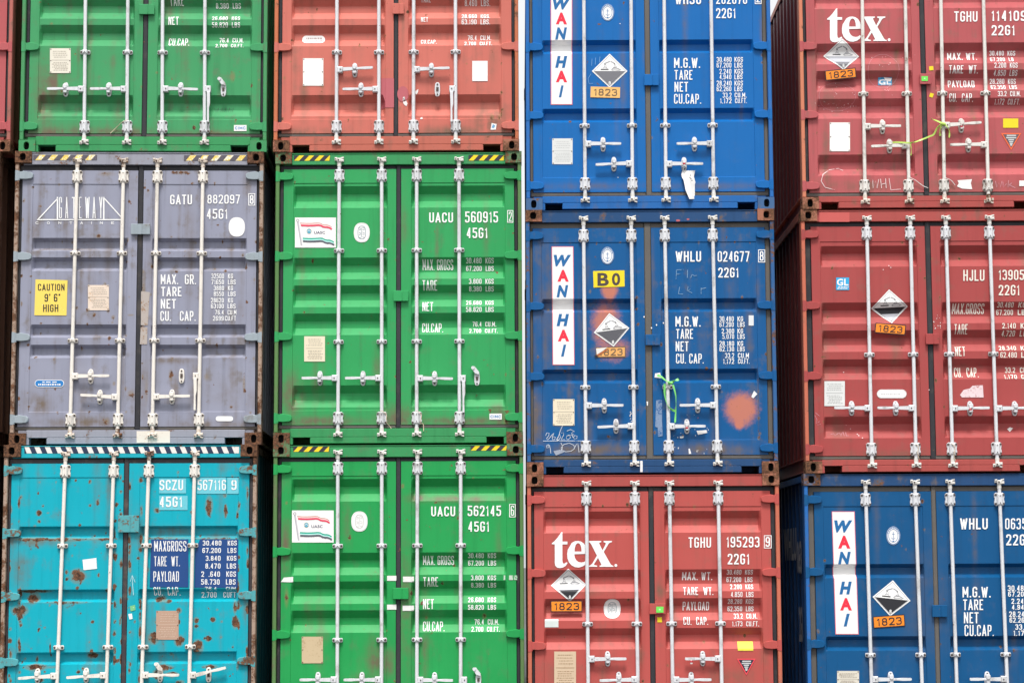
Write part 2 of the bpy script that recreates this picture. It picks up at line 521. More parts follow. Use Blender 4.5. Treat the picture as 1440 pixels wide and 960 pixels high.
class Container:
    def __init__(self, cid, name, label, lay, xs, xy, rods, mats, handles, plate, hinge_mat=None, wear=(), metal=None, group=None, rustp=.35, gask=None, sides=None):
        """xs: eight x readings (leaf, panel edges ...) at height xy; rods: four ((x, y), (x, y)) readings; handles: (rod, side, y, tip x, tip y, catch x, kind)."""
        self.cid = cid
        xc, yc, t, zb, H, L = BOX[cid]
        self.H, self.L = H, L
        Z = LAY[lay]['Z']
        self.Z, self.lay = Z, LAY[lay]
        if isinstance(xs, str):
            self.xs = list(CONT[xs].xs)
        elif xs is None:
            self.xs = [-1.149, -1.05, -.105, -.025, .02, .105, 1.05, 1.149]
        else:
            self.xs = [survey(cid, x, xy)[0] for x in xs]
        lim = W / 2 - .070
        self.xs[0] = max(self.xs[0], -lim)
        self.xs[7] = min(self.xs[7], lim)
        e = bpy.data.objects.new(name, None)
        C.objects.link(e)
        e.location, e.rotation_euler = (xc, yc, zb), (0, 0, t)
        e['label'], e['category'] = label, 'shipping container'
        e['group'] = group or 'stacked shipping containers'
        e.empty_display_size = .3
        self.root = e
        body, trim, cast, post = mats
        self.body = body
        self.wear = wear
        metal = metal or ZINC
        gask = gask or RUBBER
        hm = hinge_mat or body
        x0, x1 = -W / 2, W / 2
        # --- corner castings
        for sx in (-1, 1):
            ox = x0 if sx < 0 else x1 - CW
            for k, oz in (('bottom', 0), ('top', H - CH)):
                link('corner_casting', CAST[sx, k], e, (ox, 0, oz), [cast, DARK])
                o = link('corner_casting', CAST[-sx, k], e, (ox + CW, L, oz), [cast, DARK])
                o.rotation_euler = (0, 0, math.pi)
        # --- posts, header, sill
        for sx in (-1, 1):
            mb = MB()
            X = lambda a, b: (min(sx * (W / 2 - a), sx * (W / 2 - b)), max(sx * (W / 2 - a), sx * (W / 2 - b)))
            mb.cbox(*X(.003, .040), .012, .16, CH, H - CH, .006)
            mb.box(*X(.041, .075), .085, .158, CH, H - CH)
            link('corner_post', mb.mesh('corner_post', [post]), e)
            mb = MB()
            mb.box(*X(.003, .16), L - .15, L - .012, CH, H - CH)
            link('corner_post', mb.mesh('corner_post', [post]), e)
        zt = Z['top']
        mb = MB()
        mb.cbox(x0 + CW, x1 - CW, .026, .14, zt, H - .017, .004)
        mb.box(x0 + .076, x0 + CW - .001, .06, .14, zt, H - CH - .001)
        mb.box(x1 - CW + .001, x1 - .076, .06, .14, zt, H - CH - .001)
        mb.box(x0 + CW, x1 - CW, .020, .05, H - .0165, H - .010)
        link('header', mb.mesh('header', [trim]), e)
        zs = Z['bot'][0]
        mb = MB()
        p0, p1, pz = .187, .357, .074
        mb.cbox(x0 + CW, x1 - CW, .026, .14, pz, zs, .004)
        mb.box(x0 + .076, x0 + CW - .001, .06, .14, CH + .001, zs)
        mb.box(x1 - CW + .001, x1 - .076, .06, .14, CH + .001, zs)
        mb.cbox(x0 + p1, x1 - p1, .026, .139, .012, pz - .0005, .004)
        for s in (-1, 1):
            a, b = sorted((s * (W / 2 - CW), s * (W / 2 - p0)))
            mb.box(a, b, .028, .139, .004, pz - .0005)
            a, b = sorted((s * (W / 2 - p0 + .006), s * (W / 2 - p1 - .006)))
            mb.box(a, b, .021, .0255, pz - .001, pz + .010)
        link('sill', mb.mesh('sill', [trim]), e)
        # --- body: side walls, rails, roof, floor, end wall
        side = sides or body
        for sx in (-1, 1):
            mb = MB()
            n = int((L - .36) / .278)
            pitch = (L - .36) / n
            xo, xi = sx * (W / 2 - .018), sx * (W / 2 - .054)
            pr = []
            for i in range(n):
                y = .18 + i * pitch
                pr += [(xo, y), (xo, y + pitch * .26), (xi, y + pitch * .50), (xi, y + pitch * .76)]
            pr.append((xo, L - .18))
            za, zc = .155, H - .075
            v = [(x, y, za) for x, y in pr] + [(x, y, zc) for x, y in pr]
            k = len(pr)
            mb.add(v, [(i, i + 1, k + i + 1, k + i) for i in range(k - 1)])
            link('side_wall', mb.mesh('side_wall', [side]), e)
            mb = MB()
            a, b = sorted((sx * (W / 2 - .006), sx * (W / 2 - .066)))
            mb.box(a, b, CD + .001, L - CD - .001, H - .076, H - .016)
            link('top_rail', mb.mesh('top_rail', [post]), e)
            mb = MB()
            a, b = sorted((sx * (W / 2 - .045), sx * (W / 2 - .055)))
            mb.box(a, b, CD + .001, L - CD - .001, .028, .156)
            a, b = sorted((sx * (W / 2 - .008), sx * (W / 2 - .044)))
            mb.box(a, b, CD + .001, L - CD - .001, .148, .157)
            mb.box(a, b, CD + .001, L - CD - .001, .018, .030)
            link('bottom_rail', mb.mesh('bottom_rail', [post]), e)
        mb = MB()
        n = int(L / .5)
        pr = [(.142, H - .03)]
        for i in range(n):
            y = .2 + i * (L - .4) / n
            d = (L - .4) / n
            pr += [(y, H - .03), (y + d * .35, H - .03), (y + d * .5, H - .045), (y + d * .85, H - .045)]
        pr += [(L - .2, H - .03), (L - .02, H - .03)]
        k = len(pr)
        mb.add([(x, y, z) for x in (x0 + .067, x1 - .067) for y, z in pr], [(i, i + 1, k + i + 1, k + i) for i in range(k - 1)])
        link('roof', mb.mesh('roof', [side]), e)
        mb = MB()
        mb.box(x0 + .056, x1 - .056, .142, L - .05, .135, .165)
        y = .45
        while y < L - .3:
            mb.box(x0 + .056, x1 - .056, y, y + .045, .03, .134)
            y += .33 if L < 7 else .6
        mb.box(x0 + .40, x1 - .40, .142, .160, .03, .134)
        link('floor', mb.mesh('floor', [post]), e)
        mb = MB()
        n = 9
        pr = []
        for i in range(n):
            a = x0 + .16 + i * (W - .32) / n
            d = (W - .32) / n
            pr += [(a, L - .03), (a + d * .25, L - .03), (a + d * .5, L - .07), (a + d * .75, L - .07)]
        pr.append((x1 - .16, L - .03))
        k = len(pr)
        mb.add([(x, y, z) for z in (.02, H - .03) for x, y in pr], [(i, i + 1, k + i + 1, k + i) for i in range(k - 1)])
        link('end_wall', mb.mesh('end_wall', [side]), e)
        # --- doors
        X = self.xs
        self.doors = []
        for li, (a, b, pa, pb) in enumerate(((X[0], X[3] - .004, X[1], X[2]), (X[4] + .004, X[7], X[5], X[6]))):
            d = link('door', self.leaf_mesh(a, b, pa, pb), e)
            self.doors.append(d)
            mb = MB()
            g0, g1 = (x0 + .042, X[3] - .003) if li == 0 else (X[3] - .002, x1 - .042)
            mb.cbox(g0, g1, .060, .098, Z['gap'][0] - .012, zt - .001, .010)
            gb = MB()
            gb.cbox(g0, g1, .056, .098, zs + .001, Z['leaf'][0] + .001, .009)
            if li == 0:
                mb.cbox(x0 + .041, a - .002, .062, .097, zs + .002, zt - .002, .008)
            else:
                mb.cbox(X[3] - .002, X[4] + .002, .050, .0975, zs + .002, zt - .002, .008)
                mb.cbox(b + .002, x1 - .041, .062, .097, zs + .002, zt - .002, .008)
            gk = gask if not isinstance(gask, tuple) else gask[0]
            link('gasket', mb.mesh('gasket', [gk]), d)
            link('gasket', gb.mesh('gasket', [RUBBER_D]), d)
            sx = -1 if li == 0 else 1
            for z in Z['hinge']:
                link('hinge', HINGE[sx], d, (sx * W / 2, 0, z), [hm])
        # overlap plate that locks the right leaf over the left
        if plate:
            pxa, pya, pxb, pyb = plate
            (ax, az), (bx, bz) = survey(cid, pxa, pyb, .035), survey(cid, pxb, pya, .035)
            mb = MB()
            mb.cbox(ax, bx, .012, .026, az, bz, .003)
            xm = ax + (bx - ax) * .58
            mb.box(xm, bx - .008, .026, .055, az + .01, bz - .01)
            mb.cbox(xm - .004, xm + .004, .008, .020, az + .004, bz - .004, .002)
            mb.box(ax + .002, ax + .014, .025, .05, az + .02, bz - .02)
            self.lockplate = link('overlap_plate', mb.mesh('overlap_plate', [hm]), self.doors[1])
        # --- locking bars
        zlo, zhi = Z['camb'], Z['camt']
        self.bars, bx = [], []
        for i, r in enumerate(rods):
            if isinstance(r, float):
                xa = xb = r
            else:
                (ua, va), (ub, vb) = r
                (xa, za), (xb, zb_) = survey(cid, ua, va, .012), survey(cid, ub, vb, .012)
                k = (xb - xa) / (zb_ - za)
                xa, xb = xa + k * (zhi - za), xa + k * (zlo - za)
                if abs(xa - xb) > .05:
                    mid = (xa + xb) / 2
                    xa, xb = mid + .025 * (1 if xa > xb else -1), mid - .025 * (1 if xa > xb else -1)
            at = lambda z, xa=xa, xb=xb: xb + (xa - xb) * (z - zlo) / (zhi - zlo)
            bx.append(at)
            mb = MB()
            mb.cyl((xb, .022, zlo + .01), (xa, .022, zhi - .01), .0178, n=16)
            bar = link('locking_bar', mb.mesh('locking_bar', [metal], math.radians(35)), e)
            self.bars.append(bar)
            for z in (Z['bt'], Z['bb']):
                link('bearing_bracket', BEAR, bar, (at(z), 0, z), [metal, BOLT])
            for z in Z['gd']:
                link('guide_bracket', GUIDE, bar, (at(z), 0, z), [metal, BOLT])
            dirty = ZINC_W if metal is ZINC else RUSTY_CAM
            link('cam', CAMT, bar, (xa, 0, zhi), [dirty, BOLT])
            link('cam', CAMB, bar, (xb, 0, zlo), [dirty, BOLT])
        for ri, sd, y, tx, ty, cx, kind in handles:
            at = bx[ri]
            if isinstance(y, tuple):                     # plain metres
                hz, tip, cxx, cz = y[0], (at(y[0]) + sd * .35, y[0]), at(y[0]) + sd * .17, y[0]
            else:
                hz = survey(cid, tx, y, .01)[1]
                tip = survey(cid, tx, ty, .0)
                cxx = survey(cid, cx, y, .04)[0]
                cz = hz
            hx = at(hz)
            mb = MB()
            mb.cbox(*sorted((hx + sd * .006, hx + sd * .062)), -.004, .046, hz - .032, hz + .030, .008)
            mb.cyl((hx + sd * .038, -.010, hz), (hx + sd * .038, 0, hz), .006, n=8, mi=1)
            if kind in ('drop', 'dropx'):
                ln = .34
                xk = hx + sd * .040
                mb.prism([(xk - .015, hz - .028), (xk + .016, hz - .028), (xk + .018, hz - .15), (xk + .008, hz - .20), (xk + .010, hz - ln), (xk - .010, hz - ln), (xk - .010, hz - .2)], -.012, .012, 0, .005)
            else:
                a = Vector((hx + sd * .060, hz))
                b = Vector(tip)
                d = (b - a)
                nrm = Vector((-d.y, d.x)).normalized()
                st = [(0, .019), (.28, .0165), (.42, .011), (.56, .0115), (.75, .014), (.97, .0125), (1, .009)]
                up = [a + d * s + nrm * h for s, h in st]
                dn = [a + d * s - nrm * h for s, h in st]
                mb.prism([tuple(p) for p in up] + [tuple(p) for p in dn[::-1]], -.013, .010, 0, .004)
            hd = link('handle', mb.mesh('handle', [metal, BOLT]), self.bars[ri])
            li = 0 if ri < 2 else 1
            ck = {'shut': 0, 'drop': 2, 'dropx': 1, 'tilt': 2, 'open': 1}[kind]
            link('handle_catch', CATCH[ck], self.doors[li], (cxx, 0, cz), [metal, BOLT])
        self.at = bx
        CONT[cid] = self

    # depth of the door's face below the castings' front, in metres
    def depth(self, x, z):
        X, Z = self.xs, self.Z
        x, z = np.asarray(x, float), np.asarray(z, float)
        d = np.full(np.broadcast(x, z).shape, .050)
        pz0, pz1 = Z['panel']
        prof = np.zeros_like(d)
        c0, c1 = self.lay['cut']
        for zb, zt in self.lay['Z']['tr']:
            h = zt - zb
            p = np.interp(z, [zb, zb + h * c1, zt - h * c0, zt], [0, 1, 1, 0], left=0, right=0)
            prof = np.maximum(prof, p + np.zeros_like(d))
        for a, b in ((X[1], X[2]), (X[5], X[6])):
            ins = np.minimum(np.interp(x, [a, a + .003], [0, 1]), np.interp(x, [b - .003, b], [1, 0]))
            ins = ins * np.minimum(np.interp(z, [pz0, pz0 + .005], [0, 1]), np.interp(z, [pz1 - .005, pz1], [1, 0]))
            ramp = np.minimum(np.interp(x, [a + .003, a + .026], [0, 1]), np.interp(x, [b - .026, b - .003], [1, 0]))
            d = d + ins * .006 + prof * ramp * self.lay['d'] * (ins > 0)
        return d

    def zbreaks(self):
        c0, c1 = self.lay['cut']
        out = [self.Z['panel'][0], self.Z['panel'][0] + .005, self.Z['panel'][1] - .005, self.Z['panel'][1]]
        for zb, zt in self.Z['tr']:
            h = zt - zb
            out += [zb, zb + h * c1, zt - h * c0, zt]
        return out

    def xbreaks(self):
        X = self.xs
        out = []
        for a, b in ((X[1], X[2]), (X[5], X[6])):
            out += [a, a + .003, a + .026, b - .026, b - .003, b]
        return out

    def leaf_mesh(self, a, b, pa, pb):
        z0, z1 = self.Z['leaf']
        step = .013 if self.wear else .05

        def fill(br, lo, hi):
            br = sorted({round(q, 5) for q in br if lo < q < hi} | {lo, hi})
            out = []
            for p, q in zip(br, br[1:]):
                n = max(1, int(round((q - p) / step)))
                out += [p + (q - p) * i / n for i in range(n)]
            return np.array(out + [hi])
        xs = fill(self.xbreaks(), a, b)
        zs = fill(self.zbreaks(), z0, z1)
        XX, ZZ = np.meshgrid(xs, zs)
        Y = self.depth(XX, ZZ)
        # very slight dents and oil-canning of the sheet
        rr = random.Random(sum(map(ord, self.cid)) * 7 + int(a * 100))
        for _ in range(9):
            cx, cz, r, am = rr.uniform(a, b), rr.uniform(z0, z1), rr.uniform(.06, .25), rr.uniform(-.002, .003)
            Y = Y + am * np.exp(-((XX - cx) ** 2 + (ZZ - cz) ** 2) / r ** 2)
        # rim: repeat the border further back
        XX = np.pad(XX, 1, mode='edge')
        ZZ = np.pad(ZZ, 1, mode='edge')
        Yp = np.pad(Y, 1, mode='constant', constant_values=.13)
        nz, nx = XX.shape
        co = np.stack([XX, Yp, ZZ], -1).reshape(-1, 3)
        idx = np.arange(nz * nx).reshape(nz, nx)
        q = np.stack([idx[:-1, :-1], idx[:-1, 1:], idx[1:, 1:], idx[1:, :-1]], -1).reshape(-1, 4)
        me = bpy.data.meshes.new('door')
        me.vertices.add(len(co))
        me.vertices.foreach_set('co', co.ravel())
        me.loops.add(q.size)
        me.loops.foreach_set('vertex_index', q.ravel())
        me.polygons.add(len(q))
        me.polygons.foreach_set('loop_start', np.arange(len(q)) * 4)
        me.update(calc_edges=True)
        me.validate()
        me.shade_flat()
        me.materials.append(self.body)
        wv = np.zeros((len(co), 4), np.float32)
        wv[:, 3] = 1
        for kind, px, py, rx, ry, *rest in self.wear:
            cx, cz = survey(self.cid, px, py)
            rx, rz = rx * .00694, ry * .00694
            amp = rest[1] if len(rest) > 1 else 1.0
            dx, dz = (co[:, 0] - cx) / rx, (co[:, 2] - cz) / rz
            ch = {'r': 0, 'd': 1, 's': 2}[kind]
            if kind == 'r':
                k = np.clip(1.25 - np.sqrt(dx ** 2 + dz ** 2) * .8, 0, 1)
            elif kind == 'd':
                k = np.exp(-(dx ** 2 + dz ** 2) * .7)
            else:
                dzz = np.where(dz < 0, dz * (.85 + .15 * np.abs(dx)), dz)
                k = np.clip(1.6 - 1.25 * (dx ** 2 + dzz ** 2) ** .5, 0, 1)
            wv[:, ch] = np.maximum(wv[:, ch], k * amp)
            st = rest[0] if rest else 0
            if st:                                   # run-off below the spot
                st = st * .00694
                below = (cz - co[:, 2])
                k = np.exp(-(dx / .55) ** 2) * np.clip(1 - below / st, 0, 1) * (below > 0) * .50
                wv[:, ch] = np.maximum(wv[:, ch], k * amp)
        # chance chips, freckles of rust and run-off films that every hard-worked door has
        n_r, n_d = SCATTER.get(self.cid, (10, 5)) if self.wear else (0, 0)
        for i in range(n_r + n_d):
            cx, cz = rr.uniform(a, b), rr.uniform(z0, z1)
            if i < n_r:
                if rr.random() < .45:
                    cx = rr.choice((pa, pb, a + .01, b - .01)) + rr.uniform(-.008, .008)
                elif rr.random() < .4:
                    cz = rr.choice(self.zbreaks()) + rr.uniform(-.01, .01)
                rx, rz = rr.uniform(.007, .015), rr.uniform(.007, .022)
                k = np.clip(1.25 - np.sqrt(((co[:, 0] - cx) / rx) ** 2 + ((co[:, 2] - cz) / rz) ** 2) * .8, 0, 1) * rr.uniform(.55, .95)
                ch, st = 0, rr.choice((0, .04, .10))
            else:
                rx, rz = rr.uniform(.012, .05), rr.uniform(.10, .5)
                k = np.exp(-(((co[:, 0] - cx) / rx) ** 2 + ((co[:, 2] - cz) / rz) ** 2)) * rr.uniform(.25, .6)
                ch, st = 1, 0
            wv[:, ch] = np.maximum(wv[:, ch], k)
            if st:
                below = cz - co[:, 2]
                wv[:, ch] = np.maximum(wv[:, ch], np.exp(-((co[:, 0] - cx) / rx * 1.6) ** 2) * np.clip(1 - below / st, 0, 1) * (below > 0) * .32)
        at = me.attributes.new('wear', 'FLOAT_COLOR', 'POINT')
        at.data.foreach_set('color', wv.ravel())
        return me


# ------------------------------------------------------------------ lettering, stickers: thin films that follow the door's face
_font_cache = {}


def glyphs(s, bold, shear):
    key = (s, bold, shear)
    if key in _font_cache:
        return _font_cache[key]
    cu = bpy.data.curves.new('t', 'FONT')
    cu.body = s
    cu.size = 1
    cu.offset = bold
    cu.shear = shear
    cu.resolution_u = 3
    cu.space_character = 1.06
    o = bpy.data.objects.new('t', cu)
    C.objects.link(o)
    bpy.context.view_layer.update()
    me = bpy.data.meshes.new_from_object(o.evaluated_get(bpy.context.evaluated_depsgraph_get()))
    v = [(p.co.x, p.co.y) for p in me.vertices]
    f = [tuple(p.vertices) for p in me.polygons]
    bpy.data.objects.remove(o)
    bpy.data.curves.remove(cu)
    bpy.data.meshes.remove(me)
    xa, xb = min(p[0] for p in v), max(p[0] for p in v)
    ya, yb = min(p[1] for p in v), max(p[1] for p in v)
    v = [((x - xa) / (xb - xa), (y - ya) / (yb - ya)) for x, y in v]
    _font_cache[key] = (v, f)
    return v, f


# a plain condensed sign-painter's alphabet: open strokes, corners marked 1 are rounded
GL = {
    '0': [[(0, 0, 1), (1, 0, 1), (1, 1, 1), (0, 1, 1), 'c']], 'O': [[(0, 0, 1), (1, 0, 1), (1, 1, 1), (0, 1, 1), 'c']],
    '1': [[(.0, .78, 0), (.75, 1, 0), (.75, 0, 0)]], '2': [[(0, .74, 0), (0, 1, 1), (1, 1, 1), (1, .58, 1), (.02, .02, 0)], [(0, 0, 0), (1, 0, 0)]],
    '3': [[(0, .8, 0), (0, 1, 1), (.96, 1, 1), (.96, .53, 1), (.35, .53, 0)], [(.5, .53, 0), (1, .53, 1), (1, 0, 1), (0, 0, 1), (0, .2, 0)]],
    '4': [[(.74, 0, 0), (.74, 1, 0)], [(.70, .98, 0), (.03, .24, 0)], [(-.04, .24, 0), (1, .24, 0)]], '5': [[(.95, 1, 0), (.06, 1, 0), (.06, .60, 0), (1, .60, 1), (1, 0, 1), (0, 0, 1), (0, .22, 0)]],
    '6': [[(0, 0, 1), (1, 0, 1), (1, .57, 1), (0, .57, 1), 'c'], [(0, .35, 0), (0, 1, 1), (1, 1, 1), (1, .80, 0)]], '7': [[(0, 1, 0), (1, 1, 0)], [(.97, .97, 0), (.35, 0, 0)]],
    '8': [[(.05, .52, 1), (.95, .52, 1), (.95, 1, 1), (.05, 1, 1), 'c'], [(0, 0, 1), (1, 0, 1), (1, .52, 1), (0, .52, 1), 'c']],
    '9': [[(0, .43, 1), (1, .43, 1), (1, 1, 1), (0, 1, 1), 'c'], [(1, .65, 0), (1, 0, 1), (0, 0, 1), (0, .2, 0)]],
    'A': [[(0, 0, 0), (.5, 1, 0)], [(.5, 1, 0), (1, 0, 0)], [(.18, .26, 0), (.82, .26, 0)]], 'B': [[(0, 0, 0), (1, 0, 1), (1, .52, 1), (0, .52, 0), 'c'], [(0, .52, 0), (.94, .52, 1), (.94, 1, 1), (0, 1, 0), 'c']],
    'C': [[(1, .72, 0), (1, 1, 1), (0, 1, 1), (0, 0, 1), (1, 0, 1), (1, .28, 0)]], 'D': [[(0, 0, 0), (1, 0, 1), (1, 1, 1), (0, 1, 0), 'c']],
    'E': [[(1, 1, 0), (0, 1, 0), (0, 0, 0), (1, 0, 0)], [(0, .52, 0), (.85, .52, 0)]], 'F': [[(1, 1, 0), (0, 1, 0), (0, 0, 0)], [(0, .5, 0), (.85, .5, 0)]],
    'G': [[(1, .74, 0), (1, 1, 1), (0, 1, 1), (0, 0, 1), (1, 0, 1), (1, .48, 0), (.5, .48, 0)]], 'H': [[(0, 0, 0), (0, 1, 0)], [(1, 0, 0), (1, 1, 0)], [(0, .52, 0), (1, .52, 0)]],
    'I': [[(.5, 0, 0), (.5, 1, 0)]], 'J': [[(1, 1, 0), (1, 0, 1), (0, 0, 1), (0, .26, 0)]], 'K': [[(0, 0, 0), (0, 1, 0)], [(1, 1, 0), (0, .36, 0)], [(.32, .57, 0), (1, 0, 0)]],
    'L': [[(0, 1, 0), (0, 0, 0), (1, 0, 0)]], 'M': [[(0, 0, 0), (0, 1, 0)], [(.02, .98, 0), (.5, .25, 0)], [(.98, .98, 0), (.5, .25, 0)], [(1, 0, 0), (1, 1, 0)]], 'N': [[(0, 0, 0), (0, 1, 0)], [(.02, .98, 0), (.98, .02, 0)], [(1, 0, 0), (1, 1, 0)]],
    'P': [[(0, 0, 0), (0, 1, 0), (1, 1, 1), (1, .46, 1), (0, .46, 0)]], 'R': [[(0, 0, 0), (0, 1, 0), (1, 1, 1), (1, .48, 1), (0, .48, 0)], [(.45, .48, 0), (1, 0, 0)]],
    'S': [[(1, .75, 0), (1, 1, 1), (0, 1, 1), (0, .53, 1), (1, .51, 1), (1, 0, 1), (0, 0, 1), (0, .25, 0)]], 'T': [[(0, 1, 0), (1, 1, 0)], [(.5, 1, 0), (.5, 0, 0)]],
    'U': [[(0, 1, 0), (0, 0, 1), (1, 0, 1), (1, 1, 0)]], 'V': [[(0, 1, 0), (.5, 0, 0)], [(.5, 0, 0), (1, 1, 0)]], 'W': [[(0, 1, 0), (.27, 0, 0)], [(.27, 0, 0), (.5, .97, 0)], [(.5, .97, 0), (.73, 0, 0)], [(.73, 0, 0), (1, 1, 0)]],
    'X': [[(0, 0, 0), (1, 1, 0)], [(0, 1, 0), (1, 0, 0)]], 'Y': [[(0, 1, 0), (.5, .45, 0)], [(.5, .45, 0), (1, 1, 0)], [(.5, .45, 0), (.5, 0, 0)]], 'Z': [[(0, 1, 0), (1, 1, 0)], [(.97, .98, 0), (.03, .02, 0)], [(0, 0, 0), (1, 0, 0)]],
    '.': [[(.5, 0, 0), (.5, .03, 0)]], ',': [[(.6, .04, 0), (.3, -.12, 0)]], "'": [[(.5, .8, 0), (.5, 1, 0)]], '"': [[(.1, .8, 0), (.1, 1, 0)], [(.9, .8, 0), (.9, 1, 0)]],
}
GW = {'I': .30, '.': .28, ',': .30, "'": .25, '"': .5, '1': .62, 'M': 1.22, 'W': 1.35, ' ': .42, 'L': .88, 'E': .88, 'F': .85, 'J': .85, 'T': .95, 'A': 1.1, 'V': 1.05}


def fillet(pts, r, closed):
    n = len(pts)
    out = []
    for i, (x, y, k) in enumerate(pts):
        if not k or (not closed and i in (0, n - 1)):
            out.append(Vector((x, y)))
            continue
        p, a, b = Vector((x, y)), Vector(pts[i - 1][:2]), Vector(pts[(i + 1) % n][:2])
        da, db = a - p, b - p
        rr = min(r, da.length * .5, db.length * .5)
        s, e = p + da.normalized() * rr, p + db.normalized() * rr
        for j in range(6):
            t = j / 5
            out.append(s * (1 - t) ** 2 + p * 2 * t * (1 - t) * .93 + (s + e) * t * (1 - t) * .07 + e * t * t)
    return out


def band(P, wd, closed):
    """Left and right edges of a stroke with mitred corners."""
    n = len(P)
    Lf, Rt = [], []
    for i, p in enumerate(P):
        a = P[i - 1] if (closed or i) else None
        b = P[(i + 1) % n] if (closed or i < n - 1) else None
        d1 = (p - a).normalized() if a is not None and (p - a).length > 1e-9 else None
        d2 = (b - p).normalized() if b is not None and (b - p).length > 1e-9 else None
        if d1 is None and d2 is None:
            d1 = Vector((1, 0))
        d1 = d1 or d2
        d2 = d2 or d1
        n1, n2 = Vector((-d1.y, d1.x)), Vector((-d2.y, d2.x))
        m = n1 + n2
        m = m.normalized() if m.length > 1e-6 else n1
        k = min(1 / max(m.dot(n1), .1), 1.25 if m.dot(n1) < .6 else 1.7)
        Lf.append(p + m * wd / 2 * k)
        Rt.append(p - m * wd / 2 * k)
    return Lf, Rt


def sign_text(s, wd, ht, sw):
    """Strokes of a line of lettering filling wd x ht; each stroke is (vertices, faces)."""
    gap = .30
    tot = sum(GW.get(c, 1) for c in s) + gap * (len(s) - 1)
    sw = min(sw, wd / tot * .30)
    u = wd / tot
    out, x = [], 0
    for c in s:
        w_ = GW.get(c, 1) * u
        for path in GL.get(c, ()):
            closed = path[-1] == 'c'
            q = path[:-1] if closed else path
            iw, ih = max(w_ - sw, 0), ht - sw
            P = [(x + sw / 2 + a * iw, sw / 2 + b * ih, k) for a, b, k in q]
            if c == '.':
                P = [(x + w_ / 2, 0, 0), (x + w_ / 2, sw * 1.05, 0)]
            elif not closed:                          # free ends reach the edge of the box
                for i, j in ((0, 1), (-1, -2)):
                    e, f = Vector(P[i][:2]), Vector(P[j][:2])
                    if (e - f).length > 1e-6 and q[i][1] in (0, 1):
                        e = e + (e - f).normalized() * sw / 2
                        P[i] = (e.x, e.y, 0)
            F_ = fillet(P, max(w_ * .46, sw * .6), closed)
            a, b = band(F_, sw, closed)
            n = len(a)
            out.append(([tuple(p) for p in a + b], [(i, (i + 1) % n, n + (i + 1) % n, n + i) for i in range(n if closed else n - 1)]))
        x += w_ + gap * u
    return out


